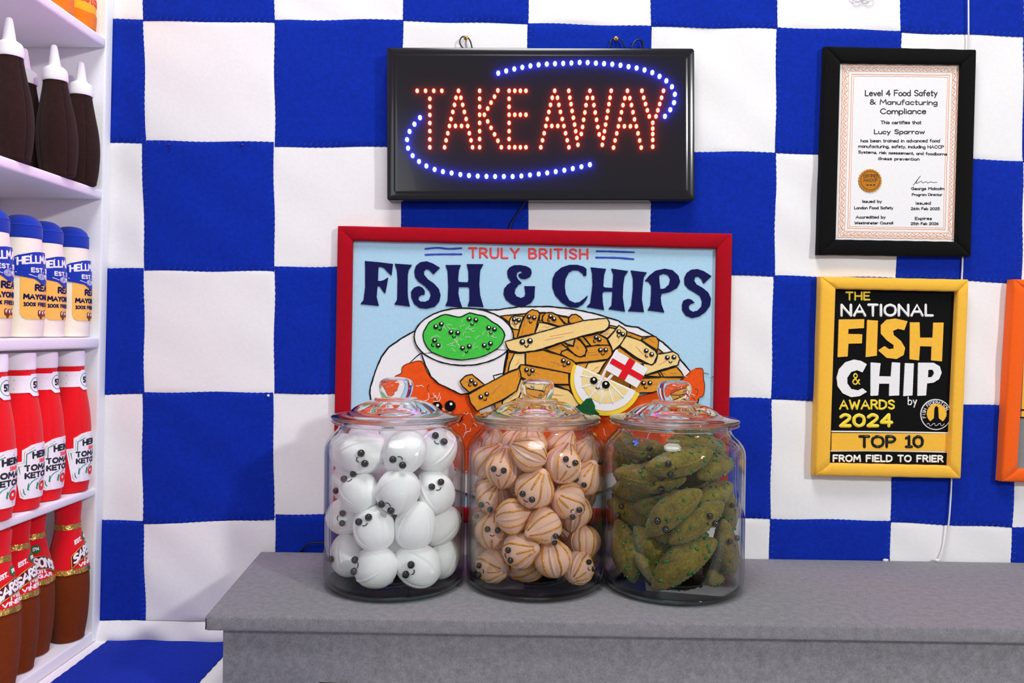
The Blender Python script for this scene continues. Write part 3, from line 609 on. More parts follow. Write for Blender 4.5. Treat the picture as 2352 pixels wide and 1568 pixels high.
# flag on a stick
hg = .0118
def fg(a, b): return cp(285+370*a-132*b, 548+212*a+228*b)
flag = part('flag', [fg(0,0), fg(1,0), fg(1,1), fg(0,1)], 'white_felt', hg, ol=False)
m = MB(); m.piece([[fg(0,.38), fg(.40,.38), fg(.40,0), fg(.60,0), fg(.60,.38), fg(1,.38), fg(1,.64), fg(.60,.64), fg(.60,1), fg(.40,1), fg(.40,.64), fg(0,.64)]], pm, hg+.001, hg+.0018); m.build('cross', 'label_red_felt', flag, smooth=False)
m = MB(); m.stroke([fg(0,0), fg(0,1), cp(60,985)], 6, .0012, pm, hg-.0005); m.build('stick', 'white_felt', flag)
part('parsley_leaf', B('1020,1420 1110,1390 1195,1300 1260,1295 1310,1400 1305,1440 1365,1500 1340,1568 1250,1590 1180,1560 1110,1555 1060,1490'), 'parsley_felt', .0105, ol=False)
# ---------------------------------------------------------------- certificate
def cz(t): return fr(1860, 80, 2.904, t)
cc = at_y(2063, 347, -.01); cert = thing('framed_certificate', 'black-framed white certificate with orange scroll border and gold seal', 'certificate', (cc.x, -0.004, cc.z))
CO = [(1895.5,104.8),(2244.6,112.7),(2232,588),(1880.7,583.4)]; CI = [(1931.6,142),(2209.5,145.4),(2197.5,554.5),(1921,549.3)]
rails(cert, CO, CI, -0.018, 0.016, 'black_felt'); cm_ = wmap(-0.0095); m = MB()
m.piece([[(CI[0][0]-4,CI[0][1]-4),(CI[1][0]+4,CI[1][1]-4),(CI[2][0]+4,CI[2][1]+4),(CI[3][0]-4,CI[3][1]+4)]], cm_, -0.005, 0.0); m.build('certificate_sheet', 'white_felt', cert, smooth=False)
def zq(x, y): return (1860+x/2.904, 80+y/2.904)
OB = [(220,200),(995,208),(962,1362),(190,1350)]
def lerpq(t, s, b):      # side s, along t, inset b (zoom px)
    c = [Vector(p) for p in OB]; mid = sum(c, Vector((0,0)))/4; i, j = s, (s+1) % 4; d = (c[j]-c[i]).normalized(); nn = Vector((-d.y, d.x))
    p = c[i]+d*b+(c[j]-c[i]-2*b*d)*t+nn*b; return zq(p.x, p.y)
m = MB()
for b in (0, 14, 42, 62, 74):
    for s in range(4):
        n = 40; m.stroke([(lambda q: (q[0]+random.uniform(-.4,.4), q[1]+random.uniform(-.4,.4)))(lerpq(k/n, s, b)) for k in range(n+1)], 1.5 if b in (0, 62) else 1.0, .0004, cm_)
for s in range(4):
    n = 30 if s % 2 == 0 else 44
    m.stroke([lerpq((k+.5)/n, s, 18 if k % 2 else 38) for k in range(n)], 1.2, .0004, cm_)
    m.stroke([lerpq((k+.5)/n/1.0, s, 2 if k % 2 else 12) for k in range(n)], 1.0, .0004, cm_)
    for k in range(n):
        c = lerpq((k+.5)/n, s, 28); m.stroke(arc(c[0], c[1], 3.2, rs.uniform(0, 90), 300, 7), 0.9, .0004, cm_)
m.build('scroll_border', 'orange_ink', cert)
lines = [('Level 4 Food Safety',367,852,410,44,5.6,0),('& Manufacturing',397,853,466,38,5.2,4),('Compliance',468,778,530,42,5.6,0),('This certifies that',472,745,597,26,4,0),('Lucy Sparrow',427,768,663,34,5.2,0),
 ('has been trained in advanced food',338,868,718,24,3.8,0),('manufacturing, safety, including HACCP',322,895,754,24,3.8,6),('Systems, risk assessment, and foodborne',322,918,792,22,3.8,14),('illness prevention',455,733,836,23,3.8,4),
 ('George Malcolm',675,900,1036,22,3.8,0),('Program Director',680,885,1075,20,3.4,0),('Issued by',348,482,1121,22,3.8,0),('London Food Safety',295,557,1164,22,3.8,0),('Accredited by',305,507,1226,22,3.8,0),('Westminster Council',297,557,1264,21,3.8,0),
 ('Issued',705,808,1133,22,3.8,0),('26th Feb 2025',673,868,1169,20,3.6,0),('Expires',700,815,1235,22,3.8,0),('25th Feb 2026',672,860,1269,20,3.6,0)]
for t, x0, x1, yb, hh, w, dy in lines:
    m = MB(); a = zq(x0, yb); b = zq(x1, yb); write(m, t, a[0], b[0], a[1], hh/2.904, w*1.3/2.904, cm_, dy=dy/2.904, hh=.0005, jit=.25, gap=.17, wob=.1); m.build('text_line', 'ink', cert)
m = MB(); m.stroke(crom([zq(*p) for p in ((690,1003),(715,970),(738,940),(720,965),(708,990),(725,985),(745,975),(752,988),(775,978),(785,988),(805,980),(820,984),(848,984))], 3), 1.3, .0004, cm_); m.build('signature', 'ink', cert)
sc_ = zq(400, 973); m = MB(); pts = []
for k in range(96): a = 2*PI*k/96; r = 26+1.0*math.cos(k*PI/2); pts.append((sc_[0]+r*math.cos(a), sc_[1]+r*math.sin(a)))
m.piece([pts], cm_, 0, .0015); seal = m.build('gold_seal', 'seal_felt', cert, smooth=False)
m = MB(); m.stroke(arc(sc_[0], sc_[1], 21.5, 0, 350, 40), 1.2, .0004, cm_, .0014); write(m, 'CERTIFIED', sc_[0]-16, sc_[0]+18, sc_[1]-6, 7.5, 1.2, cm_, h0=.0014, hh=.0004, arch=1.5); write(m, 'HACCP', sc_[0]-15, sc_[0]+17, sc_[1]+3, 8, 1.4, cm_, h0=.0014, hh=.0004); write(m, '***', sc_[0]-9, sc_[0]+12, sc_[1]+15, 10, 1.3, cm_, h0=.0014, hh=.0004); m.build('seal_lettering', 'ink', seal)
# ---------------------------------------------------------------- award
def wz_(t): return fr(1860, 610, 3.075, t)
def wq(x, y): return (1860+x/3.075, 610+y/3.075)
cc = at_y(2049, 866, -.01); aw = thing('framed_award', 'yellow-framed black felt award with big yellow and white lettering', 'award', (cc.x, -0.004, cc.z))
AO = [(1886,634.5),(2226.5,641.5),(2208.6,1099.4),(1872,1092)]; AI = [(1921,662.7),(2200.5,669),(2182,1070.5),(1907.8,1064.5)]
rails(aw, AO, AI, -0.021, 0.019, 'yellow_felt'); am = wmap(-0.0105); m = MB()
m.piece([[(AI[0][0]-4,AI[0][1]-4),(AI[1][0]+4,AI[1][1]-4),(AI[2][0]+4,AI[2][1]+4),(AI[3][0]-4,AI[3][1]+4)]], am, -0.005, 0.0); m.build('backing_felt', 'black_felt', aw, smooth=False)
def al(t, mat): letter([wz_(k) for k in t.split('|')], mat, aw, am, .0014)
for t in ('203,380 382,378 380,440 270,447 268,482 368,484 365,548 270,550 265,640 195,645 200,500','403,383 478,388 470,635 393,645','687,392 665,455 620,445 585,460 590,490 640,530 670,580 660,630 610,658 540,650 482,598 525,568 560,590 590,585 590,560 540,525 500,480 500,420 540,382 600,373','705,400 772,400 775,508 865,508 870,402 942,402 930,675 855,668 858,570 775,568 768,668 703,660'): al(t, 'yellow_felt')
for t in ('400,695 370,752 330,737 290,750 262,790 262,830 290,870 340,880 370,865 400,890 350,920 290,927 230,900 195,850 188,790 205,730 250,682 310,663 360,672','428,683 497,688 487,780 570,782 578,682 635,685 628,915 558,918 560,832 487,832 480,915 427,918','670,688 732,690 722,915 658,920','763,685 870,685 915,710 928,755 910,800 870,825 825,830 818,915 758,918|835,735 865,735 875,760 860,785 832,788'): al(t, 'white_felt')
for t, x0, x1, yb, hh, w, mat in (('THE',250,428,247,66,13,'yellow_paint'),('NATIONAL',215,876,362,94,18,'white_paint'),('&',297,356,840,84,10,'yellow_paint'),('AWARDS',205,603,1018,74,15,'yellow_paint'),('2024',205,590,1143,102,24,'yellow_paint'),('by',690,757,985,62,8,'white_paint')):
    m = MB(); a = wq(x0, yb); b = wq(x1, yb); write(m, t, a[0], b[0], a[1], hh/3.075, w/3.075, am, hh=.0012, jit=.3, gap=.24, wob=.1); m.build('text_line', mat, aw)
m = MB(); m.piece([wz_('152,1180 990,1186 988,1308 150,1304')], am, 0, .0012); band = m.build('yellow_band', 'yellow_felt', aw, smooth=False)
m = MB(); m.stroke(wz_('155,1170 400,1172 700,1176 993,1181'), 3.2, .001, am); m.stroke(wz_('150,1308 400,1306 700,1310 990,1316'), 3.2, .001, am); m.build('band_piping', 'white_felt', aw)
m = MB(); a = wq(340, 1288); b = wq(803, 1288); write(m, 'TOP 10', a[0], b[0], a[1], 94/3.075, 21/3.075, am, h0=.0012, hh=.0014, gap=.24, wob=.12); m.build('band_lettering', 'black_glitter', band)
m = MB(); a = wq(160, 1387); b = wq(945, 1391); write(m, 'FROM FIELD TO FRIER', a[0], b[0], a[1], 54/3.075, 12.5/3.075, am, hh=.0011, dy=1, gap=.26, jit=.3); m.build('text_line', 'white_paint', aw)
lg = wq(888, 1050); m = MB(); m.piece([arc(lg[0], lg[1], 35.5, 0, 360, 44)[:-1]], am, 0, .001); logo = m.build('round_badge', 'white_felt', aw, smooth=False)
m = MB(); m.piece([arc(lg[0], lg[1], 33.2, 0, 360, 44)[:-1]], am, .001, .0014); m.build('badge_ground', 'black_felt', logo, smooth=False)
m = MB(); m.piece([arc(lg[0]+1, lg[1]-2, 22.5, 0, 360, 36)[:-1]], am, .0014, .0019); m.build('badge_disc', 'yellow_felt', logo, smooth=False)
m = MB(); c = lg; m.piece([[(c[0]-4,c[1]-12),(c[0]-3.5,c[1]-16),(c[0]+.5,c[1]-20),(c[0]+4.5,c[1]-16),(c[0]+4.5,c[1]-12),(c[0]+5.5,c[1]+8),(c[0]+16,c[1]+17),(c[0]+10,c[1]+24),(c[0]-8,c[1]+24),(c[0]-15,c[1]+17),(c[0]-5,c[1]+8)]], am, .0019, .0025); m.build('lighthouse', 'black_felt', logo, smooth=False)
m = MB()
for x in (-16, -3, 10): m.stroke(crom([(c[0]+x-6,c[1]+22),(c[0]+x-1,c[1]+20),(c[0]+x,c[1]+25),(c[0]+x+4,c[1]+25),(c[0]+x+8,c[1]+21)], 3), 1.0, .0005, am, .0026)
txt = 'FISH FEDERATION...'
for i, ch in enumerate(txt):       # letters around the rim
    a = math.radians(168+i*(212/len(txt))); ls, tot = letters(ch) if ch != ' ' else ([], 1); k = 7.0
    rad = Vector((math.cos(a), math.sin(a))); tan = Vector((-rad.y, rad.x))
    for s in ls:
        m.stroke([tuple(Vector(c)+rad*(24.6+p[1]*k*.95)+tan*((p[0]-tot/2)*k)) for p in s], 1.25, .0005, am, .0014)
m.build('badge_lettering', 'white_paint', logo)
# ---------------------------------------------------------------- orange frame at the right edge
cc = at_y(2460, 880, -.01); fo = thing('framed_picture', 'bright orange frame around yellow and grey felt, cut by the right edge', 'picture', (cc.x, -0.004, cc.z))
FO = [(2330,641),(2670,650),(2648,1118),(2301,1106)]; FI = [(2362,668),(2640,676),(2618,1088),(2339,1077)]
rails(fo, FO, FI, -0.021, 0.019, 'orange_felt'); om = wmap(-0.0105); m = MB(); m.piece([[(2358,664),(2644,672),(2622,1092),(2335,1081)]], om, -.005, 0); m.build('backing_felt', 'stone_felt', fo, smooth=False)
m = MB(); m.piece([[(2357,668),(2640,676),(2626,960),(2345,958)]], om, 0, .001); m.build('yellow_panel', 'yellow_felt', fo, smooth=False)
m = MB(); m.stroke([(2345,941),(2627,947)], 4, .001, om, .001); m.stroke([(2344,958),(2626,962)], 3, .001, om, .001); m.build('black_line', 'black_thread', fo)
# ================================================================== LED SIGN
SO = [(888,107.8),(1595.5,110),(1596.2,460.8),(888.3,460.6)]; YS = -0.030
cc = at_y(1242, 285, YS); sign = thing('light_sign', 'black light-up takeaway sign of red and blue lamps hung above the poster', 'sign', (cc.x, -0.004, cc.z))
sm = wmap(YS)
def rrect(q, r, n=5):
    out = []
    for i in range(4):
        p = Vector(q[i]); a = (Vector(q[(i-1) % 4])-p).normalized(); b = (Vector(q[(i+1) % 4])-p).normalized()
        for k in range(n+1):
            t = k/n*PI/2; out.append(tuple(p+a*r*(1-math.sin(t))+b*r*(1-math.cos(t))))
    return out
def inset(q, d): 
    s = ((1,1),(-1,1),(-1,-1),(1,-1)); return [(p[0]+s[i][0]*d, p[1]+s[i][1]*d) for i, p in enumerate(q)]
rings = [(0, 7, -0.024), (0, 7, -0.003), (1.2, 6.5, -0.0008), (3, 6, 0.0), (15, 7, 0.0), (17, 7, 0.0002), (19, 7, 0.0007), (22, 7, 0.0009), (26, 7, 0.0009)]
m = MB(); prev = None; allr = []
for d, r, hh in rings: allr.append([sm(p[0], p[1], hh) for p in rrect(inset(SO, d), r, 6)])
nR = len(allr[0]); vs = [v for rg in allr for v in rg]; fs = []
for i in range(len(allr)-1):
    for k in range(nR): a = i*nR+k; b = i*nR+(k+1) % nR; fs.append((a, b, b+nR, a+nR))
fs.append(tuple(range((len(allr)-1)*nR, len(allr)*nR))); fs.append(tuple(range(nR))[::-1]); m.add(vs, fs)
fix_normals(m.build('sign_panel', 'sign_plastic', sign, ang=35))
RED = "278,437 338,437 397,437 455,437 369,494 369,552 369,611 369,669 369,727 369,786 369,843 575,437 557,487 546,538 534,589 521,640 510,690 498,742 486,793 475,843 592,487 605,538 617,589 630,640 641,690 653,742 665,793 676,843 553,690 597,690 727,437 727,494 727,552 727,609 727,668 727,727 727,784 727,843 858,435 834,479 809,522 785,565 761,609 785,657 809,703 834,750 858,796 883,843 939,437 939,494 939,552 939,609 939,668 939,727 939,784 939,843 980,437 1020,437 1060,437 980,609 1020,609 1060,609 980,843 1020,843 1060,843 1267,437 1249,487 1237,538 1225,589 1213,640 1203,690 1191,742 1179,793 1167,843 1287,487 1297,538 1308,589 1321,640 1333,690 1345,742 1357,793 1369,843 1246,690 1289,690 1368,437 1376,487 1384,533 1392,582 1401,631 1410,680 1418,728 1426,776 1434,825 1458,747 1467,697 1475,645 1484,593 1492,540 1501,488 1520,437 1540,488 1549,540 1558,593 1568,645 1577,697 1587,750 1609,825 1617,776 1625,728 1633,680 1641,631 1649,582 1657,533 1665,487 1673,437 1790,437 1771,490 1758,540 1747,591 1736,642 1725,692 1713,743 1701,794 1690,845 1807,490 1819,540 1830,591 1841,642 1854,692 1866,743 1878,794 1889,845 1768,692 1811,692 1894,437 1907,487 1920,532 1933,577 1947,621 2049,437 2035,487 2022,532 2009,577 1995,621 1972,667 1972,709 1972,748 1972,790 1972,839"
BLU = "861,310 918,294 976,280 1034,268 1092,258 1151,250 1210,245 1269,242 1328,240 1387,237 1446,233 1504,234 1563,238 1622,242 1681,246 1740,253 1798,263 1856,273 1913,287 1969,306 2021,333 2070,365 2110,408 2131,462 2125,522 2098,573 2060,620 298,630 258,677 223,729 205,788 212,849 245,903 291,945 344,977 403,1002 463,1018 525,1028 588,1039 650,1046 713,1050 776,1052 838,1053 901,1053 964,1053 1027,1049 1089,1042 1152,1035 1213,1027 1274,1018 1336,1008 1397,996 1459,983 1520,968"
for nm, data, mat, r in (('red_led', RED, 'led_red', 0.00285), ('blue_led', BLU, 'led_blue', 0.0030)):
    m = MB(); m.sphere((0, 0, 0), r, 12, 8, (.88, 1.15, 1.12)); me = None
    for p in fr(870, 70, 3.136, data):
        w = sm(p[0], p[1], 0.0020)
        if me is None: o = m.build(nm, mat, sign, off=Vector((0, 0, 0))); me = o.data
        else: o = bpy.data.objects.new(nm, me); COL.objects.link(o); o.parent = sign
        o.location = w-ORG[sign.name]
# hanging loops (part of the sign) and the screws they hang on
def cord(name, pts, r, mat, parent=None, y=None, n=8, sub=6):
    P3 = []
    for p in pts: P3.append(at_y(p[0], p[1], p[2]))
    N = len(P3); out = []
    for i in range(N-1):
        p0 = P3[i-1] if i else P3[0]*2-P3[1]; p1, p2 = P3[i], P3[i+1]; p3 = P3[i+2] if i+2 < N else P3[-1]*2-P3[-2]
        for k in range(sub):
            t = k/sub; out.append(0.5*((2*p1)+(p2-p0)*t+(2*p0-5*p1+4*p2-p3)*t*t+(3*p1-p0-3*p2+p3)*t*t*t))
    out.append(P3[-1]); m = MB(); m.tube(out, r, n); return m.build(name, mat, parent)
z1 = lambda x, y, d: (870+x/3.136, 70+y/3.136, d)
cord('hanging_loop', [z1(608,130,-.010), z1(590,105,-.010), z1(583,80,-.010), z1(592,55,-.009), z1(612,43,-.009), z1(640,50,-.009), z1(660,80,-.010), z1(672,128,-.011)], .0011, 'cable_black', sign)
cord('hanging_loop', [z1(1672,125,-.010), z1(1665,95,-.010), z1(1675,70,-.009), z1(1700,55,-.009), z1(1730,58,-.009), z1(1755,80,-.010), z1(1772,125,-.011)], .0011, 'cable_black', sign)
cord('cable_curl', [z1(1820,128,-.012), z1(1832,95,-.011), z1(1852,72,-.010), z1(1880,66,-.010), z1(1900,80,-.010), z1(1905,128,-.011)], .0012, 'cable_black', sign)
m = MB()
for i in range(7): p = at_y(*z1(1893+i*2, 74+i*7, -.010)); m.lathe([(0.0016, -.0004), (.0021, 0), (.0016, .0005)], 12, p)
m.build('cable_strain_relief', 'cable_black', sign)
cord('power_lead', [(1212,455,-.012), (1196,480,-.008), (1182,500,-.007), (1174,515,-.007), (1168,540,-.008)], .0012, 'cable_black', sign)
for i, (q, lb) in enumerate((((1069.8,87.5), 'brass cross-head screw above the sign, left one holding its loop'), ((1414.8,89.5), 'brass cross-head screw above the sign, right one holding its loop'))):
    p = at_y(q[0], q[1], -.012); t = tag(thing('screw', lb, 'screw', (p.x, 0, p.z), 'screws above the sign'), lb, 'screw', 'screws above the sign')
    m = MB(); m.lathe([(.0015, 0), (.0015, .011), (.0036, .0125), (.0036, .0132), (.0026, .0142), (0, .0145)], 20); vv = [(v[0]+p.x, -v[1+1]-0.0005, v[1]+p.z) for v in m.v]; m.v = vv; fix_normals(m.build('screw_body', 'brass', t, ang=40))
    m = MB(); y = -.0152
    for a in (45, 135):
        c, s_ = math.cos(math.radians(a)), math.sin(math.radians(a)); m.tube([(p.x-c*.0019, y, p.z-s_*.0019), (p.x+c*.0019, y, p.z+s_*.0019)], .00045, 6)
    m.build('cross_slot', 'brown_ink', t)
# ---------------------------------------------------------------- pins, cables
for q, mat, lb in (((389.5,332.5),'pin_blue','dark glass-headed pin in the top of the upper left blue square, left one'),((558,333.5),'pin_blue','dark glass-headed pin in the top of the upper left blue square, right one'),((617,908),'pin_white','white-headed pin in the corner of the lower left blue square')):
    p = at_y(q[0], q[1], -.006); m = MB(); m.sphere((p.x, -.0075, p.z), .0021 if mat == 'pin_white' else .0017, 14, 9); m.tube([(p.x, -.0065, p.z), (p.x-.004, -.003, p.z+.0003)], .0004, 6); tag(m.build('pin', mat), lb, 'pin', 'dress pins in the wall' )
o = cord('white_cable', [(2224,-60,-.008),(2224.5,60,-.008),(2224,110,-.006),(2219,350,-.0045),(2211,590,-.006),(2209,640,-.006),(2196,870,-.0045),(2185.5,1100,-.006),(2183,1150,-.008),(2179,1200,-.008),(2170,1255,-.008),(2158,1288,-.008)], .0013, 'cable_white')
tag(o, 'thin white cable running down the wall behind the certificate and award', 'cable')
o = cord('white_wire', [(2027,1296,-.010),(2033,1289,-.010),(2042,1293,-.010),(2070,1297,-.009),(2110,1298,-.010),(2140,1295,-.010),(2152,1289,-.009),(2160,1293,-.010)], .0011, 'cable_white')
tag(o, 'short white cord lying along the back edge of the counter', 'cord')
for q, lb in (((2034,1287),'white cable clip at the left end of the cord on the counter'),((2153,1287),'white cable clip where the cable meets the counter back')):
    p = at_y(q[0], q[1], -.010); m = MB(); m.sphere((p.x, -.009, p.z), .0035, 12, 8, (1.1, .8, .8)); m.tube([(p.x-.004, -.010, p.z), (p.x+.004, -.010, p.z+.001)], .0016, 8); tag(m.build('cable_clip', 'cable_white'), lb, 'clip', 'white cable clips')
o = cord('black_cable', [(690,1268,-.004),(697,1258,-.006),(706,1250,-.007),(716,1246.5,-.007),(740,1246,-.007),(790,1248,-.008)], .0012, 'cable_black'); tag(o, 'thin black cable leaving the counter back left of the jars', 'cable')
m = MB()
for k in range(3): 
    c = at_y(1968+k*13, -6-(k % 2)*3, -.006); m.tube([(c.x+.008*math.cos(t*PI/8), -.006-.0005*k, c.z+.0065*math.sin(t*PI/8)) for t in range(16)], .0008, 6, closed=True)
tag(m.build('white_cord_coil', 'cable_white'), 'loops of thin white cord at the top edge above the certificate', 'cord')
# ================================================================== SHELVING UNIT
XF = -0.650; XB = -0.815; YW = -0.003; YE = -0.56
zt0 = lambda py: at_y(240, py, -0.023).z
BT = [zt0(89), zt0(437), zt0(775), zt0(1119), zt0(1449)]         # top faces of the boards at the wall end
BB = [zt0(111), zt0(458), zt0(799), zt0(1137), FZ+.0005]
pt_ = at_y(262, 0, YW); pb_ = at_y(230, 1462, YW)
def xf(z): return pb_.x+(pt_.x-pb_.x)*(z-pb_.z)/(pt_.z-pb_.z)       # the unit leans a little
ZT = 1.06
su = thing('shelving_unit', 'white felt-covered shelving unit full of felt sauce bottles, against the left', 'shelf', (-0.73, -0.28, FZ))
def slab2(y0, y1, z0, z1, xb=XB, inset=0.0):
    m = MB(); a, b = xf(z0)-inset, xf(z1)-inset
    m.hexa([(xb,y0,z0),(a,y0,z0),(a,y1,z0),(xb,y1,z0),(xb,y0,z1),(b,y0,z1),(b,y1,z1),(xb,y1,z1)]); return m
bevel(slab2(-0.024, YW, FZ+.0005, ZT).build('side_panel', 'shelf_felt', su), .003, 3)
bevel(slab2(YE, YE+.021, FZ+.0005, ZT).build('side_panel', 'shelf_felt', su), .003, 3)
m = MB(); m.box((XB-.008, YE, FZ+.0005), (XB, YW, ZT)); m.build('back_panel', 'shelf_felt', su, smooth=False)
for t, b in zip(BT, BB): bevel(slab2(YE+.021, -0.024, b, t).build('shelf_board', 'shelf_felt', su), .003, 3)
bevel(slab2(YE+.021, -0.024, ZT-.02, ZT).build('top_board', 'shelf_felt', su), .003, 3)
# ------------------------------------------------------------------ bottles (built around their own axis, label facing +X)
def smooth_prof(pr, sub=5):
    return [(max(0.0, a), b) for a, b in crom(pr, sub)]
def rad_at(pr, z):
    for i in range(len(pr)-1):
        if pr[i][1] <= z <= pr[i+1][1] and pr[i+1][1] > pr[i][1]: k = (z-pr[i][1])/(pr[i+1][1]-pr[i][1]); return pr[i][0]+(pr[i+1][0]-pr[i][0])*k
    return pr[-1][0]
def surf(pr, mod=None, a0=0.0, fit=None):
    """drawing units: u = centimetres right of the label centre, v = centimetres up"""
    def f(u, v, h=0.0):
        r = rad_at(pr, v/100.0); ra = fit or r; a = a0+(u/100.0)/max(ra, .012)
        rr = (mod(r, v/100.0, a) if mod else r)+h
        return Vector((rr*math.cos(a), rr*math.sin(a), v/100.0))
    return f
def wrap_piece(mb, rows, mp, h0, h1, nu=22):
    """rows: list of (v, left, right)"""
    n = len(rows)
    def top(u, v):
        k = v*(n-1); i = min(int(k), n-2); t = k-i; a, b = rows[i], rows[i+1]; l = a[1]+(b[1]-a[1])*t; r = a[2]+(b[2]-a[2])*t
        return mp(l+(r-l)*u, a[0]+(b[0]-a[0])*t, h1)
    m = max(2, (n-1)*3); mb.grid(top, nu, m)
    for e in (0.0, 1.0): mb.grid(lambda u, v, e=e: (Vector(top(e, u))*(1) if v == 0 else edge0(mp, rows, n, e, u, h0)), m, 1)
    for e in (0.0, 1.0): mb.grid(lambda u, v, e=e: (Vector(top(u, e)) if v == 0 else mp(rows[0 if e == 0 else -1][1]+(rows[0 if e == 0 else -1][2]-rows[0 if e == 0 else -1][1])*u, rows[0 if e == 0 else -1][0], h0)), nu, 1)
def edge0(mp, rows, n, e, u, h0):
    k = u*(n-1); i = min(int(k), n-2); t = k-i; a, b = rows[i], rows[i+1]; x = (a[1]+(b[1]-a[1])*t) if e == 0 else (a[2]+(b[2]-a[2])*t)
    return mp(x, a[0]+(b[0]-a[0])*t, h0)
def seam_mod(k, amp, a0=0.3):
    def f(r, z, t):
        d = abs(((t-a0+PI/k) % (2*PI/k))-PI/k); return r*(1-amp*math.exp(-(d/.07)**2)+0.012*math.cos(k*(t-a0)+PI))
    return f
ALL = {}
def dup(root, name_group=None):
    r = root.copy(); COL.objects.link(r)
    for ch in list(root.children):
        c = ch.copy(); COL.objects.link(c); c.parent = r
        for g in list(ch.children): d = g.copy(); COL.objects.link(d); d.parent = c
    return r
def rows_of(proto, spots, base_z, group):
    for i, s in enumerate(spots):
        o = proto if i == 0 else dup(proto)
        x, y, rz, lb = s[:4]; tl = s[4] if len(s) > 4 else (0, 0)
        o.location = (x, y, base_z+0.0004); o.rotation_euler = (math.radians(tl[0]), math.radians(tl[1]), math.radians(rz)); o['label'] = lb; o['group'] = group
Z0 = Vector((0, 0, 0))
def lines(parent, mat, mp, rows, h0, name='label_lettering', **kw):
    for r in rows:
        m = MB(); write(m, *r[:6], mp, up=1, h0=h0, hh=.0005, wob=.1, **(r[6] if len(r) > 6 else {})); m.build(name, mat, parent, off=Z0)
# -- brown sauce bottle
def brown_bottle():
    t = thing('sauce_bottle', '', 'bottle'); pr = smooth_prof([(.0, .0), (.019, .001), (.0225, .008), (.0255, .03), (.0265, .055), (.0245, .08), (.020, .105), (.0165, .125), (.015, .136)]); mod = seam_mod(4, .06, .5)
    m = MB(); m.lathe(pr, 64, mod=mod); m.build('body', 'brown_felt', t, off=Z0)
    m = MB()
    for k in range(4):
        a = .5+k*PI/2; pts = [Vector((math.cos(a)*(rad_at(pr, z)*.945), math.sin(a)*(rad_at(pr, z)*.945), z)) for z in [.006+i*.0127 for i in range(11)]]; m.tube(pts, .0005, 4)
    m.build('seam_stitching', 'black_thread', t, off=Z0)
    cp = smooth_prof([(.0162, .135), (.0168, .138), (.0166, .145), (.0150, .152), (.0095, .156), (.0078, .158), (.0065, .168), (.0045, .182), (.0030, .186), (0, .187)], 4)
    m = MB(); m.lathe(cp, 40, mod=lambda r, z, t: r*(1+.02*math.sin(5*t))); m.build('nozzle_cap', 'egg_felt', t, off=Z0, ang=60); return t
p = brown_bottle()
rows_of(p, [(-.6700, -.056, 20, 'dark brown sauce bottle with white nozzle, standing nearest the wall'), (-.6655, -.121, 35, 'tall dark brown sauce bottle, second from the wall on its shelf', (1, -2)),
 (-.7210, -.112, 10, 'dark brown sauce bottle mostly hidden behind the one at the left edge'), (-.668, -.222, 50, 'large dark brown sauce bottle at the left edge of the photo', (0, -1))], BT[1], 'felt brown sauce bottles on the second shelf')
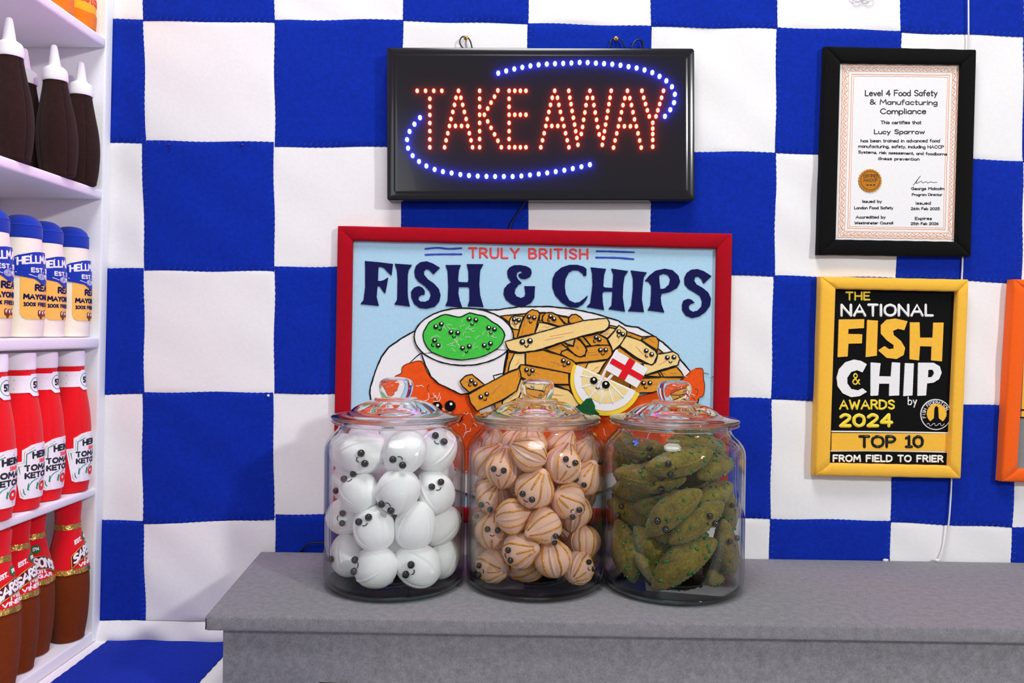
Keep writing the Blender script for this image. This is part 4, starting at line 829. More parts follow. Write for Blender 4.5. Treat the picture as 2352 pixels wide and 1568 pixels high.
# -- mayonnaise
def mayo():
    t = thing('mayonnaise_bottle', '', 'bottle'); pr = smooth_prof([(.0, .0), (.0235, .0005), (.0262, .006), (.0275, .03), (.0278, .06), (.0275, .09), (.0262, .112), (.0243, .131), (.0238, .136)])
    m = MB(); m.lathe(pr, 64); m.build('body', 'cream_felt', t, off=Z0)
    m = MB(); m.lathe(smooth_prof([(.0242, .134), (.0250, .137), (.0249, .150), (.0240, .153), (.021, .159), (.014, .1645), (.006, .1665), (0, .167)], 4), 56); m.build('cap', 'cap_blue_felt', t, off=Z0, ang=70)
    m = MB(); m.tube([Vector((.0250*math.cos(a*PI/24), .0250*math.sin(a*PI/24), .1515)) for a in range(48)], .0004, 4, closed=True); m.build('cap_stitching', 'blue_thread', t, off=Z0)
    mp = surf(pr, fit=.0277); m = MB(); wrap_piece(m, [(2.5, -2.6, 2.6), (2.8, -3.1, 3.1), (3.4, -3.35, 3.35), (8.6, -3.3, 3.3)], mp, 0, .0009); lab = m.build('front_label', 'label_yellow_felt', t, off=Z0, smooth=False)
    m = MB(); wrap_piece(m, [(7.2, -.5, .5), (7.9, -1.6, 1.6), (8.3, -3.9, 3.9), (8.8, -4.1, 4.1), (10.6, -4.3, 4.3), (11.0, -3.6, 3.6), (11.5, -1.7, 1.7), (11.6, -.8, .8)], mp, 0, .0016); band = m.build('name_label', 'cap_blue_felt', t, off=Z0, smooth=False)
    lines(band, 'white_paint', mp, [("HELLMANN'S", -3.75, 3.75, 9.6, 1.15, .25, dict(arch=.4, gap=.24)), ('EST. 1913', -2.1, 2.1, 8.75, .68, .16, dict(gap=.26))], .0016, 'name_lettering')
    m = MB()
    m.stroke([(-3.9,10.55),(-2,11.1),(0,11.3),(2,11.1),(3.9,10.55)], .11, .0004, mp, .0016); m.stroke([(-3.8,8.75),(-2.2,8.45),(-1.4,8.2)], .11, .0004, mp, .0016); m.stroke([(3.8,8.75),(2.2,8.45),(1.4,8.2)], .11, .0004, mp, .0016)
    for sx in (-1, 1):
        for k in (.15, .32, .5): m.stroke(arc(sx*.62, 8.25, k+.1, 0, 330, 12, k*.8), .07, .0004, mp, .0016)
    m.build('name_piping', 'white_paint', band, off=Z0)
    lines(lab, 'navy_felt', mp, [('REAL', -1.6, 1.6, 6.25, 1.0, .26), ('MAYONNAISE', -3.0, 3.0, 5.1, .8, .22, dict(gap=.24)), ('100% FREE RANGE', -2.95, 3.0, 4.2, .58, .14, dict(gap=.24))], .0009)
    m = MB()
    for x, z in ((-.9, 3.3), (-.35, 3.25), (.2, 3.3), (-.6, 2.95)): m.stroke([(x, z-.22), (x, z+.22)], .5, .0007, mp, .0009)
    m.build('egg_picture', 'brown_ink', lab, off=Z0); m = MB()
    for x, z in ((-.9, 3.3), (-.35, 3.25), (.2, 3.3)): m.stroke([(x, z-.02), (x, z+.22)], .2, .0007, mp, .0013)
    m.build('egg_highlights', 'white_paint', lab, off=Z0); return t
p = mayo()
rows_of(p, [(-.6850, -.055, 14, 'cream mayonnaise bottle with blue cap, nearest the back wall'), (-.6905, -.1135, 12, 'cream mayonnaise bottle in the middle of the three whole ones'),
  (-.6830, -.176, 8, 'cream mayonnaise bottle left of the middle one, cap partly cut'), (-.6830, -.246, 8, 'cream mayonnaise bottle mostly cut by the left edge')], BT[2], 'felt mayonnaise bottles on the third shelf')
# -- ketchup
def ketchup():
    t = thing('ketchup_bottle', '', 'bottle'); pr = smooth_prof([(.0, .0), (.0225, .0005), (.0255, .006), (.0282, .025), (.0292, .05), (.0294, .09), (.0275, .12), (.0235, .147), (.0205, .165), (.0195, .185), (.0195, .1905)]); mod = seam_mod(4, .035, .9)
    m = MB(); m.lathe(pr, 72, mod=mod); m.build('body', 'ketchup_felt', t, off=Z0)
    m = MB(); m.lathe(smooth_prof([(.0200, .1895), (.0207, .192), (.0207, .208), (.0200, .2115), (.017, .2125), (0, .2128)], 4), 48); m.build('cap', 'egg_felt', t, off=Z0, ang=60)
    mp = surf(pr, mod, 0, fit=.0293); m = MB()
    wrap_piece(m, [(1.7, -2.7, 2.7), (2.0, -3.2, 3.2), (6.3, -3.9, 3.9), (6.75, -3.9, 3.9), (6.8, -3.0, 3.0), (8.3, -3.0, 3.0), (8.9, -1.8, 1.8), (9.05, 0-.9, .9)], mp, 0, .0012); lab = m.build('front_label', 'egg_felt', t, off=Z0, smooth=False)
    m = MB(); q = [(-2.85,2.1),(-3.1,2.4),(-3.68,6.15),(-3.6,6.5),(-2.8,6.6),(-2.75,8.0),(-1.6,8.55),(0,8.7)]; m.stroke([(a+.05, b) for a, b in q]+[(-a-.05, b) for a, b in q[::-1][1:]]+[(0,1.95)], .07, .0003, mp, .0012, closed=True); m.build('label_border', 'tan_ink', lab, off=Z0)
    m = MB(); q = [(-2.55,2.35),(-2.7,2.5),(-3.35,6.15),(-2.5,6.3),(-2.45,7.75),(-1.4,8.2),(0,8.35)]; m.stroke(q+[(-a, b) for a, b in q[::-1][1:]]+[(0,2.25)], .15, .0003, mp, .0012, closed=True)
    for x in (-1, .2): m.stroke(crom([(x*.9-.1,4.3),(x-.9+.2,4.0),(x-1.15,3.2),(x-1.1,2.9)], 3), .12, .0004, mp, .0012); m.stroke([(x-1.15,3.7),(x-1.25,3.0)], .22, .0004, mp, .0012)
    m.build('label_vine', 'green_ink', lab, off=Z0)
    lines(lab, 'ink', mp, [('HEINZ', -1.75, 1.75, 7.0, 1.0, .27, dict(arch=.1, gap=.26)), ('TOMATO', -2.75, 2.75, 5.4, .9, .25, dict(gap=.26)), ('KETCHUP', -2.7, 2.7, 4.4, .88, .25, dict(gap=.26))], .0012)
    m = MB(); write(m, '1869', -.75, .75, 6.38, .6, .17, mp, up=1, h0=.0012, hh=.0004); m.build('label_date', 'pink_ink', lab, off=Z0)
    m = MB(); m.piece([arc(-.1, 3.2, .62, 0, 360, 20, .68)[:-1]], mp, .0012, .0018); m.build('tomato', 'ketchup_felt', lab, off=Z0, smooth=False)
    # neck band
    m = MB(); wrap_piece(m, [(15.9, -4.5, 4.5), (18.2, -4.4, 4.4)], surf(pr, mod, 0, fit=.0205), 0, .0009, 40); 
    mp2 = surf(pr, mod, 0, fit=.0205); wrap_piece(m, [(15.4, -.7, .7), (15.9, -1.15, 1.15), (17.0, -1.35, 1.35), (18.0, -1.15, 1.15), (18.4, -.7, .7)], mp2, .0008, .0013, 12); nb = m.build('neck_label', 'egg_felt', t, off=Z0, smooth=False)
    m = MB()
    for s in (-1, 1):
        for v in (16.45, 17.6): m.stroke([(s*1.5, v), (s*2.9, v), (s*4.4, v)], .1, .0003, mp2, .0009)
    m.stroke(arc(0, 16.9, .95, 0, 360, 20, 1.0)[:-1], .1, .0003, mp2, .0013, closed=True); m.build('neck_lines', 'green_ink', nb, off=Z0)
    m = MB(); write(m, '57', -.55, .55, 16.4, 1.0, .25, mp2, up=1, h0=.0013, hh=.0004); m.build('neck_number', 'ink', nb, off=Z0); return t
p = ketchup()
rows_of(p, [(-.6845, -.056, 9, 'red ketchup bottle standing nearest the back wall'), (-.6900, -.118, 6, 'red ketchup bottle second from the back wall'),
  (-.6835, -.180, 9, 'red ketchup bottle third from the back wall, whole label showing largest'), (-.6800, -.245, 5, 'red ketchup bottle cut by the left edge')], BT[3], 'felt ketchup bottles on the fourth shelf')
# -- vinegar
def vinegar():
    t = thing('vinegar_bottle', '', 'bottle'); pr = smooth_prof([(.0, .0), (.0205, .0005), (.0235, .008), (.0275, .035), (.0295, .07), (.0293, .095), (.0275, .112), (.0235, .135), (.0185, .158), (.0165, .172), (.0160, .185), (.0175, .203), (.0170, .209), (.012, .211), (0, .2115)]); mod = seam_mod(4, .03, .75)
    m = MB(); m.lathe(pr, 72, mod=mod); m.build('body', 'vinegar_felt', t, off=Z0)
    mp = surf(pr, mod, 0, fit=None)
    def sleeve(z0, z1, h, mat, nm, wv=0.0):
        m = MB(); n = 60; R = []
        for k in range(9):
            z = z0+(z1-z0)*k/8; R.append([Vector(((mod(rad_at(pr, z), z, a)+h)*math.cos(a), (mod(rad_at(pr, z), z, a)+h)*math.sin(a), z+wv*math.sin(a*9))) for a in [2*PI*i/n for i in range(n)]])
        vs = [v for r in R for v in r]; fs = [(j*n+i, j*n+(i+1) % n, (j+1)*n+(i+1) % n, (j+1)*n+i) for j in range(8) for i in range(n)]; m.add(vs, fs)
        return m.build(nm, mat, t, off=Z0)
    sleeve(.108, .172, .0010, 'label_red_felt', 'label_sleeve'); sleeve(.104, .1115, .0017, 'gold_foil', 'lower_gold_band', .0004); sleeve(.1685, .1765, .0017, 'gold_foil', 'neck_gold_band', .0004); sleeve(.176, .2105, .0012, 'label_red_felt', 'neck_sleeve')
    fx = surf(pr, mod, 0, fit=.024); m = MB()
    def ap(u): return -.16*u*u
    rows = []
    m2 = MB(); n = 30
    def bandf(u, v): x = -3.1+6.2*u; return fx(x, 12.75+ap(x)*.95+1.75*v+0.0, .0021)
    m2.grid(bandf, n, 4); band = m2.build('name_band', 'maroon_felt', t, off=Z0, smooth=True)
    m = MB(); q = [(-3.1+.2*i, 12.75+ap(-3.1+.2*i)*.95) for i in range(32)]; q2 = [(x, y+1.75) for x, y in q][::-1]; m.stroke(q+q2, .13, .0006, fx, .0020, closed=True); m.build('band_piping', 'gold_paint', band, off=Z0)
    m = MB(); ls, tot = letters("SARSON'S", .16)
    for s in ls: m.stroke([((a/tot-.5)*5.5, 13.05+ap((a/tot-.5)*5.5)*.95+b*1.15) for a, b in s], .32, .0006, fx, .0021)
    m.build('band_lettering', 'white_paint', band, off=Z0)
    lines(t, 'white_paint', fx, [('EST.', -2.5, -1.0, 14.6, .7, .19, dict(dy=.35)), ('Malt', -1.2, 1.3, 11.95, .85, .18, dict(arch=.1)), ('VINEGAR', -2.2, 2.2, 11.2, .62, .17, dict(arch=.15, gap=.24))], .001)
    m = MB(); m.piece([arc(0, 15.5, .75, 0, 360, 24, .6)[:-1]], fx, .001, .0022); ov = m.build('green_oval', 'green_felt', t, off=Z0, smooth=False)
    m = MB(); write(m, '1794', -.5, .5, 15.28, .5, .12, fx, up=1, h0=.0022, hh=.0004); m.build('oval_number', 'white_paint', ov, off=Z0); return t
p = vinegar()
rows_of(p, [(-.6860, -.056, 24, 'brown vinegar bottle with red label, standing alone by the back wall'), (-.7060, -.113, -44, 'brown vinegar bottle turned so the end of its name shows'),
  (-.6930, -.171, 12, 'brown vinegar bottle between two others, lower half hidden'), (-.6800, -.2320, 12, 'brown vinegar bottle cut by the left and bottom edges')], BT[4], 'felt vinegar bottles on the lowest shelf')
# -- mustard
def mustard():
    t = thing('mustard_bottle', '', 'bottle'); pr = smooth_prof([(.0, .0), (.0245, .0005), (.0275, .005), (.0288, .03), (.0285, .07), (.026, .10), (.018, .125), (.016, .13)])
    m = MB(); m.lathe(pr, 64); m.build('body', 'mustard_felt', t, off=Z0); mp = surf(pr, fit=.0285)
    m = MB(); n = 60; R = [[Vector(((rad_at(pr, z)+.0012)*math.cos(a), (rad_at(pr, z)+.0012)*math.sin(a), z+(.0008*math.sin(a*7) if z > .02 else 0))) for a in [2*PI*i/n for i in range(n)]] for z in (.001, .005, .012, .019, .0225)]
    m.add([v for r in R for v in r], [(j*n+i, j*n+(i+1) % n, (j+1)*n+(i+1) % n, (j+1)*n+i) for j in range(4) for i in range(n)]); m.build('base_band', 'mustard_orange_felt', t, off=Z0)
    m = MB(); write(m, 'Mustard', -3.2, 3.2, 3.6, 1.5, .27, mp, up=1, h0=0, hh=.0008, wob=.1); m.build('lettering', 'red_paint', t, off=Z0)
    m = MB(); m.lathe(smooth_prof([(.0165, .129), (.0175, .132), (.017, .145), (.008, .15), (.005, .165), (0, .167)], 3), 32); m.build('cap', 'ketchup_felt', t, off=Z0, ang=60)
    m = MB(); [m.stroke(crom([(-2.2+k*1.1, 5.6), (-2+k*1.1, 6.1), (-1.5+k*1.1, 6.3)], 3), .3, .0006, mp) for k in range(4)]; m.build('leaf_picture', 'green_felt', t, off=Z0); return t
p = mustard()
rows_of(p, [(-.6790, -.058, -16, 'orange and yellow mustard bottle on the top shelf, nearest the wall'), (-.6790, -.119, -12, 'orange and yellow mustard bottle on the top shelf, second from the wall'), (-.6790, -.181, -12, 'mustard bottle on the top shelf, above the frame at left')], BT[0], 'felt mustard bottles on the top shelf')
# ================================================================== GLASS JARS AND WHAT IS IN THEM
JARS = []
def jar(px, py, R, label):
    c = at_z(px, py, 0.0005); t = thing('glass_jar', label, 'jar', tuple(c)); JARS.append(c); k = R/.097
    out = [(0, .0004), (.086*k, .0004), (.0905*k, .002), (.0945*k, .008), (.0965*k, .016), (.097*k, .03), (.097*k, .184), (.0962*k, .191), (.0935*k, .198), (.0885*k, .205), (.0825*k, .2105), (.079*k, .2145), (.0775*k, .2185), (.0782*k, .2205), (.086*k, .2225), (.0885*k, .2245), (.0885*k, .2262), (.0865*k, .2272)]
    inn = [(.0745*k, .2268), (.0735*k, .2225), (.0738*k, .2165), (.0755*k, .2120), (.0795*k, .2075), (.0855*k, .2020), (.0905*k, .1955), (.0930*k, .189), (.0938*k, .182), (.0938*k, .03), (.0928*k, .016), (.0895*k, .0085), (.084*k, .0058), (0, .0052)]
    m = MB(); m.lathe(out+inn, 96); fix_normals(m.build('jar_body', 'jar_glass', t, off=Z0))
    m = MB(); m.lathe([(0, .0010), (.0855*k, .0010), (.0895*k, .0028), (.0915*k, .0065), (.0905*k, .0078), (.086*k, .0054), (.080*k, .0046), (0, .0044)], 96); fix_normals(m.build('jar_base', 'base_glass', t, off=Z0))
    lid = [(0, .2315), (.055*k, .2305), (.072*k, .2265), (.0728*k, .2240), (.0705*k, .2195), (.0722*k, .2190), (.0738*k, .2215), (.0745*k, .2274), (.086*k, .2280), (.0885*k, .2292), (.0890*k, .2308), (.0872*k, .2326), (.080*k, .2335), (.070*k, .2352), (.0625*k, .2385), (.0570*k, .2430), (.0480*k, .2482), (.0380*k, .2518), (.0305*k, .2534), (.0300*k, .2552), (.0275*k, .2566), (.0205*k, .2572),
           (.0206*k, .2588), (.0222*k, .2625), (.0236*k, .2680), (.0238*k, .2735), (.0224*k, .2785), (.0182*k, .2822), (.0110*k, .2842), (.005*k, .2848), (0, .2849)]
    m = MB(); m.lathe([(a, b) for a, b in crom(lid, 3)][:], 96)
    m.v = [(max(0, 1)*v[0], v[1], v[2]) for v in m.v]; o = fix_normals(m.build('lid', 'lid_glass', t, off=Z0)); return t
j1 = jar(906, 1336, .0968, 'glass jar on the left, full of white felt pickled eggs')
j2 = jar(1229, 1336, .0965, 'glass jar in the middle, full of pink felt pickled onions')
j3 = jar(1543, 1343, .0970, 'glass jar on the right, full of green felt gherkins')
def on_cyl(px, py, c, rho):
    """where the sight line first meets the upright cylinder of radius rho about the jar axis"""
    d = ray(px, py); ox, oy = EYE.x-c.x, EYE.y-c.y; a = d.x**2+d.y**2; b = 2*(ox*d.x+oy*d.y); cc = ox*ox+oy*oy-rho*rho; disc = b*b-4*a*cc
    if disc < 0: t = -b/(2*a); p = EYE+d*t; q = Vector((p.x-c.x, p.y-c.y)); q = q.normalized()*rho; return Vector((c.x+q.x, c.y+q.y, p.z))
    return EYE+d*((-b-math.sqrt(disc))/(2*a))
def place(o, pos, F_, U):
    Fv = Vector(F_).normalized(); Uv = Vector(U); Uv = (Uv-Fv*Uv.dot(Fv)).normalized(); Y = -Fv; Z = Uv; X = Y.cross(Z)
    o.matrix_world = Matrix(((X.x, Y.x, Z.x, pos.x), (X.y, Y.y, Z.y, pos.y), (X.z, Y.z, Z.z, pos.z), (0, 0, 0, 1)))
def frame_of(off, R, up):
    dx, dy = off[0]/R, off[1]/R; l = math.hypot(dx, dy)
    if l > .93: dx, dy = dx/l*.93, dy/l*.93
    return (dx, -math.sqrt(max(.05, 1-dx*dx-dy*dy)), -dy), (up[0], 0, -up[1])
def blob(m, fn, nu=48, nv=32):
    vs = [fn(0, 0)]; fs = []
    for j in range(1, nv):
        for i in range(nu): vs.append(fn(2*PI*i/nu, j/nv))
    vs.append(fn(0, 1)); n = len(vs)-1
    for i in range(nu): fs.append((0, 1+(i+1) % nu, 1+i)); k = 1+(nv-2)*nu; fs.append((k+i, k+(i+1) % nu, n))
    for j in range(nv-2):
        for i in range(nu): a = 1+j*nu+i; b = 1+j*nu+(i+1) % nu; fs.append((a, b, b+nu, a+nu))
    m.add(vs, fs)
def ridge(th, k, a0, w): d = abs(((th-a0+PI/k) % (2*PI/k))-PI/k); return math.exp(-(d/w)**2)
def add_face(t, surf_fn, sep, ez, mz, r, mouth_w, flip=1):
    """two bead eyes and a stitched smile on the side that looks along -Y"""
    for s in (-1, 1):
        p = surf_fn(s*sep/2, ez); m = MB(); m.sphere(p+Vector((0, -r*.45, 0)), r, 16, 11); m.build('eye', 'bead_black', t, off=Z0)
    m = MB(); pts = []
    for k in range(7): a = (k/6-.5)*2; pts.append(surf_fn(a*mouth_w/2, mz+flip*mouth_w*.28*a*a)+Vector((0, -.0004, 0)))
    m.tube(pts, .0005, 5); m.build('mouth', 'black_thread', t, off=Z0)
# ---- egg
def egg_fn(th, v, k=1.0):
    ph = PI*v; z = -math.cos(ph); s = math.sin(ph); r = (.0248-.0022*z)*s; rg = ridge(th, 4, PI/4, .05)
    r *= 1+(.07*ridge(th, 4, PI/4, .05)*(1+.4*math.sin(v*150)) if .03 < v < .97 else 0)+.022*math.cos(4*(th-PI/4))
    r *= 1-.045*ridge(th, 4, PI/4, .20)
    return Vector((r*math.cos(th), r*math.sin(th), z*.0290))
def egg_surf(x, z):
    s = math.sqrt(max(.02, 1-(z/.029)**2)); r = (.0248-.0022*z/.029)*s; return Vector((x, -math.sqrt(max(1e-6, r*r-x*x)), z))
def make_egg(faced, label):
    t = thing('felt_egg', label, 'egg'); m = MB(); blob(m, egg_fn, 144, 56); m.build('egg_body', 'egg_felt', t, off=Z0)
    if faced: add_face(t, egg_surf, .0128, .003, -.0045, .0044, .0065)
    return t
# ---- onion
def onr(v): return .0222*(math.sin(PI*min(1, v**.92))**.74)*(1-.10*v)+.0006
def onion_fn(th, v):
    r = onr(v) if 0 < v < 1 else 0.0; th2 = th+PI/2
    r *= 1+.035*math.cos(3*th2)+.11*ridge(th2, 3, PI/3, .075)*(1+.3*math.sin(v*130))-.075*ridge(th2, 3, PI/3, .24)
    return Vector((r*math.cos(th), r*math.sin(th), (v-.46)*.047+(.0035*max(0, v-.85)/.15)))
def onion_surf(x, z): v = z/.047+.46; r = onr(max(.02, min(.98, v)))*1.035; return Vector((x, -math.sqrt(max(1e-6, r*r-x*x)), z))
def make_onion(faced, label):
    t = thing('felt_onion', label, 'onion'); m = MB(); blob(m, onion_fn, 150, 56); m.build('onion_body', 'onion_felt', t, off=Z0)
    for L in range(3):
        m = MB()
        for d in (-.62, 0, .62):
            th = -PI/2+L*2*PI/3+d; segs = [(.05, .95)]
            if faced and L == 0 and d == 0: segs = [(.05, .27), (.66, .95)]
            for a, b in segs:
                pts = []
                for k in range(15):
                    v = a+(b-a)*k/14; thk = -PI/2+L*2*PI/3+d*(1-.25*abs(v-.5)*2); p = onion_fn(thk, v); pts.append(p+Vector((p.x, p.y, 0)).normalized()*.0002)
                m.tube(pts, lambda q: .00120*(1-.4*abs(q-.5)), 6)
        m.build('gold_stripes', 'gold_glitter', t, off=Z0)
    if faced: add_face(t, onion_surf, .0118, .0015, -.0055, .0036, .0052)
    return t
# ---- gherkin
def ger(v): return .0170*(math.sin(PI*v)**.60)
def gherkin_fn(bend):
    def f(th, v):
        r = ger(v) if 0 < v < 1 else 0.0; r *= 1+.08*ridge(th, 3, .55, .07)*(1+.4*math.sin(v*120))-.07*ridge(th, 3, .55, .24)
        return Vector((r*math.cos(th)+bend*(math.sin(PI*v)-.6), r*math.sin(th), (v-.5)*.084))
    return f
def make_gherkin(faced, label, bend, seed):
    t = thing('felt_gherkin', label, 'gherkin'); f = gherkin_fn(bend); m = MB(); blob(m, f, 132, 60); m.build('gherkin_body', 'gherkin_felt', t, off=Z0); r_ = random.Random(seed); m = MB()
    for k in range(34):
        th = r_.uniform(0, 2*PI); v = r_.uniform(.1, .92)
        if faced and abs(v-.68) < .1 and abs(((th+PI/2+PI) % (2*PI))-PI) < .8: continue
        p = f(th, v); n = Vector((math.cos(th), math.sin(th), 0)); a = r_.uniform(0, PI); tg = Vector((-n.y, n.x, 0))*math.cos(a)+Vector((0, 0, 1))*math.sin(a)
        c = p+n*.0006; m.tube([c-tg*.0021, c-tg*.0015, c+tg*.0015, c+tg*.0021], lambda q: .0009 if q in (0.0, 1.0) else .0015, 6)
    o = m.build('green_beads', 'bead_green', t, off=Z0); o['kind'] = 'stuff'
    if faced:
        def sf(x, z): v = z/.084+.5; r = ger(max(.02, min(.98, v))); xc = bend*(math.sin(PI*v)-.6); return Vector((x+xc, -math.sqrt(max(1e-6, r*r-x*x)), z))
        add_face(t, sf, .0135, .0165, .0085, .0040, .0045)
    return t
def relax(P, c, RI, n=60):
    """ease the soft things apart: P = list of [pos, axis, half, radius, top]"""
    home = [p[0].copy() for p in P]
    def sph(p): return [(p[0]+p[1]*(e*p[2]), p[3]*(1.0 if e == 0 else .78)) for e in ((-1, -.5, 0, .5, 1) if p[2] else (0,))]
    for it in range(n):
        for i in range(len(P)):
            for j in range(i):
                if (P[i][0]-P[j][0]).length > P[i][2]+P[j][2]+P[i][3]+P[j][3]: continue
                worst = None
                for a, ra in sph(P[i]):
                    for b, rb in sph(P[j]):
                        d = a-b; o = (ra+rb)*.97-d.length
                        if o > 0 and (worst is None or o > worst[0]): worst = (o, d.normalized() if d.length > 1e-6 else Vector((0, 1, 0)))
                if worst:
                    d = worst[1]; mv = Vector((d.x*.45, d.y*1.0, d.z*.45)); mv = mv.normalized()*worst[0]*.5*.7; P[i][0] += mv; P[j][0] -= mv
        for k, p in enumerate(P):
            p[0] += Vector(((home[k].x-p[0].x)*.05, 0, (home[k].z-p[0].z)*.05))
            for _ in range(3):
                w = None
                for a, ra in sph(p):
                    q = Vector((a.x-c.x, a.y-c.y)); lim = RI-ra*(1.0 if not p[2] else .95)
                    if a.z > .185: lim -= (a.z-.185)*.55
                    if q.length > lim and (w is None or q.length-lim > w[0]): w = (q.length-lim, q.normalized())
                if w is None: break
                p[0].x -= w[1].x*w[0]; p[0].y -= w[1].y*w[0]
            lo = min(a.z-ra for a, ra in sph(p))
            if lo < .0092: p[0].z += .0092-lo
            hi = max(a.z+ra for a, ra in sph(p))
            if hi > .2185: p[0].z -= hi-.2185
NBACK = 0; BACKLABEL = ''
def fill(items, c, protos, scale, ox, oy, grp, Rpx, rho0, used):
    ex, half, rad = EXT; L = []
    for it in items:
        x, y, up, off, rho, sz, lb, var = it; sz *= GROW
        pos = on_cyl(ox+x/3.826, oy+y/3.826, c, rho); q = Vector((pos.x-c.x, pos.y-c.y)); tg = Vector((-q.y, q.x)).normalized(); tg = tg if tg.x > 0 else -tg; upn = math.hypot(*up)
        tg = (tg+Vector((.8, 0))).normalized() if ex else tg
        ax = Vector((tg.x*up[0]/upn, tg.y*up[0]/upn, -up[1]/upn)); L.append([pos, ax, half*sz*.8 if ex else 0, rad*sz, q])
    nb = len(L); rb = random.Random(nb)
    for k in range(NBACK):
        a = math.radians(20+140*((k*5) % NBACK+.5)/NBACK); z = .03+.16*((k*3) % NBACK+.5)/NBACK; ps = Vector((c.x+.056*math.cos(a), c.y+.056*math.sin(a), z))
        b = rb.uniform(-.6, .6); L.append([ps, Vector((math.cos(b)*-math.sin(a), math.cos(b)*math.cos(a), math.sin(b))).normalized(), half*.8 if ex else 0, rad, ps-c])
    relax(L, c, .0922)
    for it, (pos, ax, _h, _r, q) in zip(items, L):
        x, y, up, off, rho, sz, lb, var = it; sz *= GROW; key = (bool(off), var)
        if key not in protos: protos[key] = protos['make'](bool(off), lb, var)
        p = protos[key]
        if key in used: o = dup(p)
        else: o = p; used.add(key)
        if off: Fv, U = frame_of((off[0]/3.826, off[1]/3.826), Rpx, up)
        else: Fv, U = (.15*math.sin(x), .95, .2*math.cos(y)), (up[0], .05, -up[1])
        if ex: U = tuple(ax)
        if ex and off is None: Fv = (-q.x, -q.y, .01)
        elif ex: Fv = (q.x*.6/.07+off[0]/3.826/Rpx*.6, -1, -off[1]/3.826/Rpx)
        place(o, pos, Fv, U); o.scale = (sz, sz, sz); o['label'] = lb; o['group'] = grp
    taken = set()
    for pos, ax, _h, _r, q in L[nb:]:
        lv = min(4, max(0, int((pos.z-.02)/.038))); sd = min(4, max(0, int((pos.x-c.x+.07)/.028)))
        cand = sorted([(abs(a-lv)+abs(b-sd), a, b) for a in range(5) for b in range(5) if (a, b) not in taken])[0]; taken.add(cand[1:])
        txt = BACKLABEL+', '+('at the bottom', 'low down', 'halfway up', 'high up', 'topmost')[cand[1]]+', '+('far left', 'left of centre', 'in the middle', 'right of centre', 'far right')[cand[2]]
        o = dup(protos[(False, 0)]); place(o, pos, (q.x, q.y, .02), tuple(ax) if ex else (rb.uniform(-1, 1), rb.uniform(-.3, .3), rb.uniform(-.3, 1))); o.scale = (1, 1, 1); o['label'] = txt; o['group'] = grp+', back row'
# (x, y) in the jar close-up, up direction of the face, face offset, distance from the axis, size, label
RE = .0655
EGGS = [
 (400,222,(44,-14),(5,28),RE,1.12,'white felt egg with sideways face, top left of the jar',0), (735,262,(-23,40),(-15,30),RE,1.10,'white felt egg with upside-down face, top middle under the lid',0),
 (1055,220,(28,-45),(25,-90),.062,1.10,'white felt egg at top right, face looking up under the glass shoulder',0), (478,535,(-44,-81),(-55,-112),.062,1.05,'white felt egg below the top left one, eyes at its upper rim',0),
 (795,555,(-44,67),(-50,75),RE,1.12,'white felt egg in the centre, face tilted upside down',0), (1090,545,(-25,-53),(40,-62),.068,1.05,'white felt egg at the right glass, small upright smile',0),
 (185,425,(-10,60),(-40,30),.066,1.0,'white felt egg at the left glass, dark eyes half covered',0), (268,680,(60,0),(-25,-20),.067,.98,'white felt egg on the left with sideways face, above the folded one',0),
 (528,880,(-36,-73),(-45,-70),RE,1.08,'white felt egg with upright smiling face, left of the blank one in the middle',0), (858,835,(20,-80),None,RE,1.10,'plain white felt egg without a face, just right of the middle',0),
 (262,985,(-20,-60),(-130,30),.066,1.0,'white felt egg at lower left seen from its seam, eyes on the glass side',0), (160,1180,(-40,-60),None,.067,.95,'plain white felt egg at the bottom left against the glass',0),
 (455,1215,(-60,0),(-120,-40),RE,1.08,'white felt egg at the bottom with eyes at its left end',0), (798,1165,(-81,-43),(-25,0),RE,1.12,'white felt egg at the bottom middle, face tilted to the left',0),
 (1080,1215,(30,-60),None,.066,.98,'plain white felt egg at the bottom right',0), (1075,925,(70,-40),None,.066,1.08,'plain white felt egg above the bottom right one',0),
 (1185,690,(10,-60),None,.066,.9,'plain white felt egg pressed to the right glass, halfway down',0), (1135,370,(30,-60),None,.052,.95,'plain white felt egg behind the two upper right ones',0),
 (190,200,(-30,-60),None,.062,.9,'plain pinkish-shaded felt egg behind the top left one',0), (650,450,(0,-60),None,.030,1.0,'plain felt egg deep in the jar, behind the upper row',0),
 (330,830,(0,-60),None,.035,1.0,'plain felt egg deep in the jar, behind the left side',0), (950,700,(0,-60),None,.030,1.0,'plain felt egg deep in the jar, behind the right middle',0), (650,1030,(60,-60),None,.030,1.0,'plain felt egg deep in the jar, behind the lower row',0), (930,1000,(0,-60),None,.036,1.0,'plain felt egg deep in the jar, lower right',0),
 (560,150,(0,-60),None,.020,1.0,'plain felt egg at the back of the jar top',0), (900,100,(0,-60),None,.045,1.0,'plain felt egg behind the top right one under the lid',0), (330,60,(0,-60),None,.045,.95,'plain felt egg at the top left under the neck of the jar',0)]
protos = {'make': lambda f, l, v: make_egg(f, l)}; EXT = (False, .029, .0262); GROW = 1.03; NBACK = 9; BACKLABEL = 'white felt egg in the back row'
fill(EGGS, JARS[0], protos, 1, 730, 1000, 'white felt eggs in the left jar', 41, .034, set())
RO = .0705
